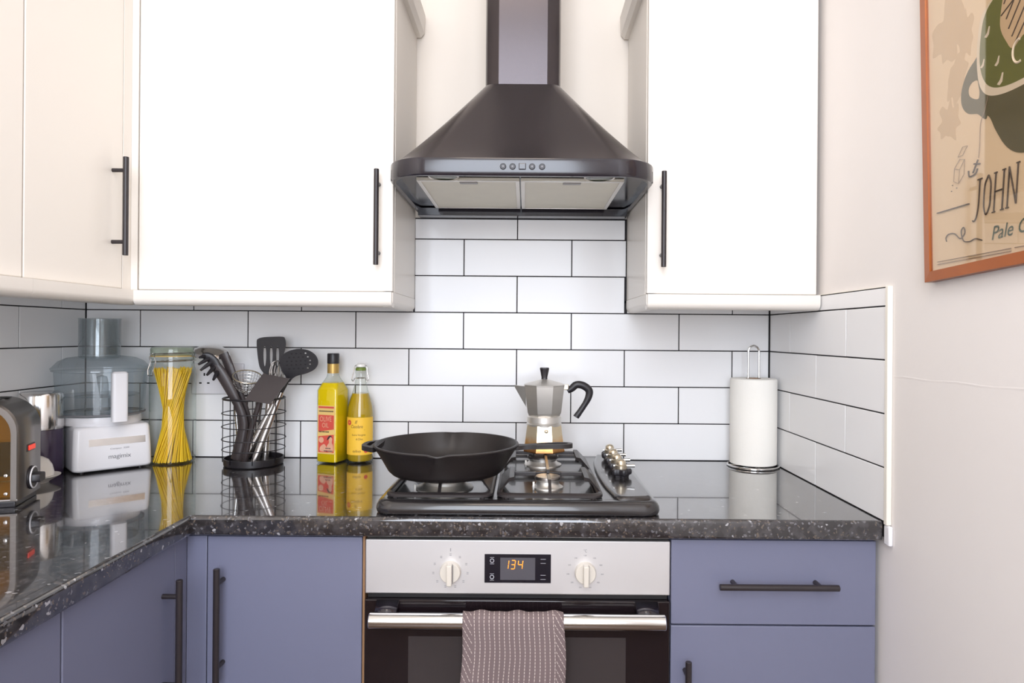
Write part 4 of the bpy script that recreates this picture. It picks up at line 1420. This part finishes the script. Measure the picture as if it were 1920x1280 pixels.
ms.build('mesh_bowl', M['steel_bright'], t)
MB(T).tube(cr([c + ux * R, c + ux * (R + 0.008) - Vector((0, 0, 0.02)), at(487, 780, -0.085), b + Vector((0, 0, 0.003))], 5), 0.0028, 8).build('handle', M['steel_dark'], t)

# ------------------------------------------------------------------ wall socket behind the utensils
t = thing('wall_socket', 'white double wall socket behind the utensil holder', 'socket', at(410, 709.5, -0.0005))
c = Vector(t.location)
MB().box(-0.073, 0.073, -0.0085, 0.0, -0.043, 0.043, 0.003, 3).build('face_plate', M['socket'], t)
for sx in (-1, 1):
    hsx = -0.036 if sx < 0 else 0.036
    MB().box(hsx - 0.0022, hsx + 0.0022, -0.0088, -0.0080, 0.008, 0.016).box(hsx - 0.0145, hsx - 0.0075, -0.0088, -0.0080, -0.014, -0.010).box(hsx + 0.0075, hsx + 0.0145, -0.0088, -0.0080, -0.014, -0.010).build('socket_holes', M['black'], t, angle=0)
    MB().box(hsx * 0.42 - 0.005, hsx * 0.42 + 0.005, -0.0110, -0.0082, 0.012, 0.030, 0.0012).build('rocker_switch', M['socket'], t)

# ------------------------------------------------------------------ food processor
FX, FY, FR = -1.092, -0.1325, math.radians(44.4)
t = thing('food_processor', 'white food processor with clear bowl standing in the left corner', 'food processor', (FX, FY, 0.910), FR)
fp = MB()
rings = []
for (z, hx, f, bk, r) in ((0.004, 0.080, -0.083, 0.082, 0.012), (0.007, 0.0865, -0.0885, 0.086, 0.014), (0.012, 0.088, -0.090, 0.087, 0.014), (0.060, 0.0865, -0.0875, 0.086, 0.014), (0.104, 0.0845, -0.083, 0.084, 0.014), (0.1105, 0.0825, -0.081, 0.082, 0.013), (0.1135, 0.0785, -0.077, 0.078, 0.011)):
    rings.append([(p[0], p[1], z) for p in rrect(hx, (bk - f) / 2, r, 6, 0, (bk + f) / 2)])
fp.loft(rings)
bs = fp.build('base', M['white_plastic'], t, angle=50)


def fface(x, z, out):
    """A point on the sloping front face of the base."""
    y = -0.090 + (z - 0.012) * (0.0025 / 0.048) if z < 0.06 else -0.0875 + (z - 0.06) * (0.0045 / 0.044)
    return Vector((x, y - out, z))


MB().loft([[fface(-0.054, 0.066, -0.001), fface(0.071, 0.066, -0.001), fface(0.071, 0.083, -0.001), fface(-0.054, 0.083, -0.001)], [fface(-0.054, 0.066, 0.0008), fface(0.071, 0.066, 0.0008), fface(0.071, 0.083, 0.0008), fface(-0.054, 0.083, 0.0008)]]).build('chrome_strip', M['steel_bright'], bs, angle=0)
tx = MB()
text_mb(tx, 'magimix', 0.050, 0.0135, lambda x, y, z: fface(-0.012 + x, 0.0285 + y, 0.0006), spacing=0.95)
text_mb(tx, 'Compact  3200', 0.042, 0.0048, lambda x, y, z: fface(-0.008 + x, 0.0535 + y, 0.0006))
tx.build('lettering', M['print_grey'], bs, angle=0)
for sx in (-1, 1):
    for sy in (-1, 1):
        MB().cyl((sx * 0.065, sy * 0.065, 0.0002), (sx * 0.065, sy * 0.065, 0.006), 0.008, seg=14).build('foot', M['black_plastic'], t)
# bowl centre in the food processor's own frame
BOX, BOY = -0.006, 0.013
MB().lathe([(0, 0.1134), (0.090, 0.1134), (0.092, 0.118), (0.090, 0.134), (0, 0.136)], 48, (BOX, BOY, 0)).build('bowl_seat', M['white_plastic'], t)
GS = M['glass_smoke']
bw = MB().lathe([(0, 0.1385), (0.094, 0.1385), (0.098, 0.142), (0.1045, 0.246), (0.1105, 0.248), (0.1105, 0.251), (0.1050, 0.2512)], 64, (BOX, BOY, 0)).build('bowl', GS, t)
MB().lathe([(0.1000, 0.1382), (0.1005, 0.1415), (0.0955, 0.1418)], 48, (BOX, BOY, 0)).build('bowl_ring', M['print_grey'], bw)
MB().lathe([(0, 0.142), (0.017, 0.142), (0.015, 0.215), (0.012, 0.232), (0, 0.236)], 24, (BOX, BOY, 0)).build('spindle', GS, bw)
MB().lathe([(0, 0.185), (0.084, 0.183), (0.086, 0.186), (0.084, 0.1875), (0, 0.188)], 48, (BOX, BOY, 0)).build('disc', GS, bw)
li = MB().lathe([(0.1115, 0.2516), (0.1125, 0.255), (0.108, 0.259), (0.096, 0.273), (0.078, 0.282), (0.048, 0.286)], 64, (BOX, BOY, 0)).build('lid', GS, t)
TXo, TYo = BOX - 0.004, BOY + 0.004
MB().lathe([(0.0465, 0.280), (0.0475, 0.286), (0.0475, 0.381), (0.0490, 0.3835), (0.0450, 0.3838), (0.0445, 0.381), (0.0445, 0.286)], 48, (TXo, TYo, 0)).build('feed_tube', M['glass_tube'], li)
MB().lathe([(0.0400, 0.2865), (0.0410, 0.3815), (0.0385, 0.382), (0.037, 0.290), (0, 0.288)], 48, (TXo, TYo, 0)).build('pusher', M['glass_tube'], li)
hb_ = MB()
hx0, hy0 = 0.0055, -0.112
hb_.loft([[(p[0], p[1], z) for p in rrect(0.0175, 0.0125, 0.007, 5, hx0, hy0)] for z in (0.1265, 0.246)])
hb_.loft([[(p[0], p[1], z) for p in rrect(0.0175 - q, 0.0125 - q, 0.007 - q * 0.5, 5, hx0, hy0)] for q, z in ((0, 0.246), (0.003, 0.2495), (0.006, 0.2505))])
hb_.box(hx0 - 0.010, hx0 + 0.010, hy0 + 0.010, hy0 + 0.034, 0.225, 0.244, 0.003).box(hx0 - 0.010, hx0 + 0.010, hy0 + 0.010, hy0 + 0.034, 0.130, 0.142, 0.003)
hb_.build('handle', M['white_plastic'], t)

# ------------------------------------------------------------------ coffee grinder
GX, GY = -1.178, -0.2455
t = thing('coffee_grinder', 'small electric grinder with steel lid between the toaster and food processor', 'coffee grinder', (GX, GY, 0.910))
MB().lathe([(0, 0.0003), (0.0455, 0.0003), (0.0475, 0.004), (0.0470, 0.060), (0.0455, 0.108), (0.0440, 0.112), (0, 0.112)], 40).build('body', M['purple_dark'], t)
MB().lathe([(0.0440, 0.1125), (0.0465, 0.113), (0.0470, 0.118), (0.0465, 0.194), (0.0440, 0.1995), (0.038, 0.2015), (0, 0.202)], 48).build('lid', M['steel_bright'], t)

# ------------------------------------------------------------------ domed dish
t = thing('domed_dish', 'small white domed dish with flat rim, half hidden behind the toaster knob', 'dish', (-1.126, -0.335, 0.910))
MB().lathe([(0, 0.0003), (0.026, 0.0003), (0.028, 0.004), (0.040, 0.011), (0.049, 0.0165), (0.0495, 0.018), (0.038, 0.0165), (0, 0.014)], 44).build('saucer', M['ceramic'], t)
MB().lathe([(0.036, 0.0168), (0.0365, 0.024), (0.033, 0.040), (0.025, 0.053), (0.013, 0.0605), (0, 0.0625)], 44).build('dome', M['ceramic'], t)

# ------------------------------------------------------------------ toaster
TR = math.radians(17.5)
ux_, uy_ = Vector((math.cos(TR), math.sin(TR), 0)), Vector((-math.sin(TR), math.cos(TR), 0))
TA = Vector((-1.004, -0.549, 0.910))
TL, TW, TH = 0.18, 0.118, 0.212
tc_ = TA - ux_ * TL / 2 + uy_ * TW / 2
t = thing('toaster', 'steel toaster with amber glass side and red switch at the left edge', 'toaster', tc_, TR)


def arch(ins, z0):
    hx, top, r = TL / 2 - ins, TH - ins, 0.062 - ins * 0.6
    o = [(hx, z0)]
    for k in range(9):
        a = PI / 2 * k / 8
        o.append((hx - r + r * math.cos(a), top - r + r * math.sin(a)))
    for k in range(9):
        a = PI / 2 + PI / 2 * k / 8
        o.append((-hx + r + r * math.cos(a), top - r + r * math.sin(a)))
    o.append((-hx, z0))
    return o


ba = MB()
hy = TW / 2
for seq in [((0.003, -hy), (0.0, -hy + 0.004), (0.0, hy - 0.004), (0.003, hy), (0.013, hy), (0.013, hy - 0.004), (0.013, -hy + 0.004), (0.013, -hy))]:
    rings = [[(p[0], y, p[1]) for p in arch(ins, 0.014)] for ins, y in seq]
    ba.loft(rings, wrap=True, closed=False)
    for side in (0, -1):
        vs = [r[side] for r in rings]
ba.box(-TL / 2 + 0.001, TL / 2 - 0.001, -hy, hy, 0.012, 0.0165, 0.001)
sh = ba.build('steel_band', M['steel_dark'], t, angle=40)
MB().box(-TL / 2 + 0.006, TL / 2 - 0.006, -hy + 0.004, hy - 0.004, 0.0, 0.0118, 0.002).build('foot_plate', M['black_plastic'], t)
inn = MB()
inn.loft([[(p[0], y, p[1]) for p in arch(0.0135, 0.0167)] for y in (-hy + 0.022, hy - 0.005)])
inn.build('toasting_chamber', M['amber'], t)
gp = MB()
gp.loft([[(p[0], y, p[1]) for p in arch(0.0135, 0.0167)] for y in (-hy + 0.0015, -hy + 0.0045)])
gp.build('glass_side', M['amber_glass'], t, angle=20)
MB().box(-TL / 2 + 0.016, TL / 2 - 0.016, -hy + 0.014, -hy + 0.020, 0.060, 0.128, 0.001).build('toast_guard', M['dark_plastic'], t)
MB().box(-TL / 2 + 0.014, TL / 2 - 0.014, -hy + 0.006, -hy + 0.012, 0.050, 0.053).build('rack_bar', M['steel_bright'], t)
for zz in (0.028, 0.064):
    MB().lathe([(0, 0), (0.0035, 0), (0.003, 0.002), (0, 0.0026)], 14, (TL / 2 - 0.021, -hy + 0.0014, zz), (0, -1, 0)).build('screw', M['steel_bright'], t)
sw = MB().box(TL / 2 - 0.0005, TL / 2 + 0.0012, -0.019, 0.021, 0.103, 0.118, 0.0006).build('switch_frame', M['black_plastic'], t)
MB().box(TL / 2 + 0.0008, TL / 2 + 0.0035, -0.013, 0.018, 0.1055, 0.1155, 0.001).build('switch', M['red_lamp'], sw)
kz, ky = 0.047, 0.006
kn = MB().lathe([(0, 0), (0.024, 0), (0.024, 0.003), (0.022, 0.005), (0, 0.005)], 36, (TL / 2, ky, kz), (1, 0, 0)).build('knob', M['black_plastic'], t)
MB().tube([(TL / 2 + 0.0055, ky + 0.0215 * math.cos(a), kz + 0.0215 * math.sin(a)) for a in [PI * 0.35 + 1.5 * PI * k / 30 for k in range(31)]], 0.0016, 6).build('dial_ring', M['white_plastic'], kn)
MB().loft([[(TL / 2 + x, ky + p[0], kz + p[1]) for p in rrect(0.017 * q, 0.0095 * q, 0.005 * q, 4)] for x, q in ((0.005, 1), (0.019, 0.92), (0.0205, 0.85))]).build('knob_grip', M['black_plastic'], kn)
tl = MB()
for yy in (-0.024, 0.024):
    tl.box(-TL / 2 + 0.045, TL / 2 - 0.045, yy - 0.012, yy + 0.012, TH - 0.0006, TH + 0.0006)
tl.build('bread_slot', M['black'], t, angle=0)

# ------------------------------------------------------------------ framed picture on the right wall
pic = thing('framed_picture', 'poster of a ship in a cup in an orange wood frame on right wall', 'picture', (0.6915, -0.7420, 1.3546))
al = math.radians(2.4)
R3 = Matrix(((0, 0, -1), (-1, 0, 0), (0, 1, 0)))
pic.rotation_euler = (R3.to_4x4() @ Matrix.Rotation(al, 4, 'Z')).to_euler()
PW, PH, FB = 0.50, 0.70, 0.0165
fr = MB()
for (ptsq) in (((0, 0), (PW, 0), (PW - FB, FB), (FB, FB)), ((PW, 0), (PW, PH), (PW - FB, PH - FB), (PW - FB, FB)), ((PW, PH), (0, PH), (FB, PH - FB), (PW - FB, PH - FB)), ((0, PH), (0, 0), (FB, FB), (FB, PH - FB))):
    a, b_, c_, d_ = [Vector((q[0], q[1], 0)) for q in ptsq]
    inn_ = 0.82
    fr.loft([[a, b_, c_, d_],
             [a + Vector((0, 0, 0.0150)), b_ + Vector((0, 0, 0.0150)), c_ + Vector((0, 0, 0.0165)), d_ + Vector((0, 0, 0.0165))]])
fr.build('frame', M['wood_frame'], pic, angle=20)
po = MB().box(FB - 0.002, PW - FB + 0.002, FB - 0.002, PH - FB + 0.002, 0.002, 0.0105).build('poster', M['poster'], pic, angle=0)
MB().box(FB - 0.001, PW - FB + 0.001, FB - 0.001, PH - FB + 0.001, 0.0130, 0.0142).build('glass_pane', M['pane'], pic, angle=0)
ZQ = 0.0106


def pp(loop, lvl, name, mat, holes=()):
    return MB().prism(loop, ZQ + 0.0002 * lvl, ZQ + 0.0002 * lvl + 0.00015, holes).build(name, mat, po, angle=0)


random.seed(5)
bl = MB()
for lev_, (cx_, cy_, rx_, ry_) in enumerate(((0.070, 0.395, 0.042, 0.055), (0.108, 0.375, 0.022, 0.040), (0.085, 0.310, 0.030, 0.040), (0.066, 0.252, 0.030, 0.036))):
    lpq = []
    for k in range(18):
        a = 2 * PI * k / 18
        q = random.uniform(0.6, 1.15)
        lpq.append((cx_ + rx_ * q * math.cos(a), cy_ + ry_ * q * math.sin(a)))
    bl.prism(cr2(lpq, 3), ZQ - 0.0004, ZQ + 0.00003 * (lev_ + 1))
bl.build('printed_clouds', M['ink_tan'], po, angle=0)
pp(cr2([(0.150, 0.325), (0.128, 0.322), (0.110, 0.309), (0.0985, 0.288), (0.099, 0.266), (0.112, 0.249), (0.134, 0.240), (0.156, 0.230)], 5), 1, 'printed_cup_handle', M['ink_olive'], [cr2([(0.138, 0.288), (0.1245, 0.2925), (0.1155, 0.285), (0.119, 0.272), (0.138, 0.2625)], 4)])
pp(cr2([(0.142, 0.330), (0.1415, 0.262), (0.1435, 0.238), (0.160, 0.226), (0.172, 0.203), (0.190, 0.175), (0.212, 0.157), (0.240, 0.150), (0.275, 0.152), (0.305, 0.168), (0.330, 0.200), (0.350, 0.250), (0.356, 0.330), (0.25, 0.29)], 5), 2, 'printed_cup', M['ink_olive'])
pp(cr2([(0.184, 0.400), (0.150, 0.385), (0.1385, 0.350), (0.136, 0.310), (0.142, 0.278), (0.160, 0.258), (0.195, 0.248), (0.245, 0.246), (0.300, 0.252), (0.345, 0.275), (0.360, 0.330), (0.345, 0.390), (0.26, 0.42)], 5), 3, 'printed_rim', M['ink_cream'])
pp(cr2([(0.184, 0.398), (0.156, 0.381), (0.1455, 0.350), (0.1425, 0.315), (0.150, 0.286), (0.168, 0.267), (0.200, 0.257), (0.245, 0.255), (0.297, 0.262), (0.337, 0.283), (0.350, 0.330), (0.338, 0.382), (0.26, 0.41)], 5), 4, 'printed_sea', M['ink_green'])
shp = pp(cr2([(0.196, 0.395), (0.187, 0.350), (0.200, 0.318), (0.212, 0.305), (0.235, 0.315), (0.270, 0.310), (0.290, 0.34), (0.31, 0.40), (0.30, 0.47), (0.24, 0.50), (0.205, 0.44)], 5), 5, 'printed_ship', M['ink_tan'])
ln = MB()


def stroke(mb, pts, w, lvl=6):
    mb.tube([Vector((p[0], p[1], ZQ + 0.0002 * lvl)) for p in pts], w, 5)


for (a, b_) in (((0.200, 0.352), (0.232, 0.392)), ((0.204, 0.336), (0.240, 0.380)), ((0.210, 0.322), (0.250, 0.370)), ((0.196, 0.376), (0.222, 0.412)), ((0.190, 0.362), (0.214, 0.372)), ((0.215, 0.310), (0.262, 0.36))):
    stroke(ln, [a, b_], 0.0012)
ln.build('printed_rigging', M['ink_dark'], po, angle=0)
bd = MB()
for (bx, bz, q) in ((0.162, 0.352, 1), (0.181, 0.300, 0.9), (0.187, 0.271, 1.1), (0.150, 0.310, 0.8)):
    bd.prism([(bx - 0.008 * q, bz - 0.004 * q), (bx - 0.002 * q, bz), (bx + 0.002 * q, bz + 0.008 * q), (bx + 0.0045 * q, bz + 0.007 * q), (bx + 0.002 * q, bz - 0.004 * q), (bx - 0.003 * q, bz - 0.007 * q)], ZQ + 0.0011, ZQ + 0.0013)
bd.tube([Vector((0.222 + 0.011 * math.cos(a), 0.296 + 0.016 * math.sin(a), ZQ + 0.0011)) for a in [PI * 0.4 + PI * 1.2 * k / 14 for k in range(15)]], 0.002, 5)
bd.build('printed_birds', M['ink_cream'], po, angle=0)
fi = MB()
stroke(fi, cr([(0.1600, 0.258, 0), (0.152, 0.240, 0), (0.142, 0.222, 0), (0.139, 0.190, 0), (0.136, 0.172, 0)], 5), 0.0006)
for loop in ([(0.0885, 0.188), (0.100, 0.2005), (0.1115, 0.199), (0.0995, 0.1875)], [(0.079, 0.172), (0.0925, 0.183), (0.104, 0.180), (0.0915, 0.167), (0.079, 0.172)], [(0.079, 0.172), (0.077, 0.152), (0.0885, 0.1455), (0.0915, 0.167)], [(0.0885, 0.1455), (0.102, 0.157), (0.104, 0.180)]):
    stroke(fi, loop + ([loop[0]] if len(loop) == 4 and loop[0][0] > 0.08 and loop[1][1] > 0.19 else []), 0.0005)
stroke(fi, [(0.031, 0.0305), (0.199, 0.0248)], 0.0006)
stroke(fi, [(0.031, 0.0262), (0.199, 0.0208)], 0.0006)
stroke(fi, [(0.206, 0.0246), (0.36, 0.0196)], 0.0006)
fi.build('printed_fine_lines', M['ink_fine'], po, angle=0)
dk = MB()
stroke(dk, [(0.0325, 0.1112), (0.1125, 0.1082)], 0.0011)
stroke(dk, cr([(0.0560, 0.060, 0), (0.0545, 0.066, 0), (0.0610, 0.0705, 0), (0.0760, 0.0690, 0), (0.0900, 0.0585, 0), (0.1010, 0.0655, 0), (0.0985, 0.0745, 0), (0.0925, 0.0690, 0), (0.0975, 0.0540, 0), (0.1120, 0.0500, 0), (0.1250, 0.0520, 0), (0.1400, 0.0470, 0)], 5), 0.0009)
stroke(dk, [(0.1345, 0.1700), (0.1225, 0.1530)], 0.0012)
stroke(dk, [(0.1255, 0.1660), (0.1390, 0.1625)], 0.0012)
stroke(dk, cr([(0.1125, 0.1590, 0), (0.1140, 0.1500, 0), (0.1215, 0.1490, 0), (0.1290, 0.1510, 0), (0.1330, 0.1570, 0)], 4), 0.0012)
for p in ((0.0725, 0.147), (0.070, 0.138), (0.083, 0.140)):
    stroke(dk, [p, (p[0] + 0.002, p[1])], 0.0007)
dk.build('printed_anchor_and_flourish', M['ink_dark'], po, angle=0)
tx = MB()
jq = lambda x, y: (0.1200 + x + y * 0.12, 0.0835 + y, 0)
for pts in (cr([jq(0.0, -0.003), jq(0.003, -0.005), jq(0.0075, 0.0), jq(0.0105, 0.012), jq(0.0115, 0.030), jq(0.0115, 0.056)], 4), [jq(0.0065, 0.056), jq(0.0165, 0.056)],
            cr([jq(0.030, 0.057), jq(0.0235, 0.045), jq(0.0225, 0.028), jq(0.0235, 0.011), jq(0.029, 0.000), jq(0.0355, 0.011), jq(0.0365, 0.028), jq(0.0355, 0.046), jq(0.030, 0.057)], 4),
            [jq(0.0455, 0.0), jq(0.0455, 0.056)], [jq(0.0625, 0.0), jq(0.0625, 0.056)], [jq(0.0455, 0.029), jq(0.0625, 0.029)],
            [jq(0.0725, 0.0), jq(0.0725, 0.057)], [jq(0.0725, 0.057), jq(0.0895, 0.002)], [jq(0.0895, 0.002), jq(0.0895, 0.058)],
            [jq(0.0425, 0.0), jq(0.0485, 0.0)], [jq(0.0595, 0.0), jq(0.0655, 0.0)], [jq(0.0425, 0.056), jq(0.0485, 0.056)], [jq(0.0595, 0.056), jq(0.0655, 0.056)], [jq(0.070, 0.0), jq(0.0755, 0.0)], [jq(0.0865, 0.058), jq(0.0925, 0.058)]):
    stroke(tx, pts, 0.0011)
tx.build('printed_title', M['ink_dark'], po, angle=0)
tx = MB()
text_mb(tx, 'Pale Gr', 0.084, 0.020, lambda x, y, z: Vector((0.1600 + x, 0.0430 + y, ZQ + 0.0008)), shear=0.3)
tx.build('printed_subtitle', M['ink_teal'], po, angle=0)
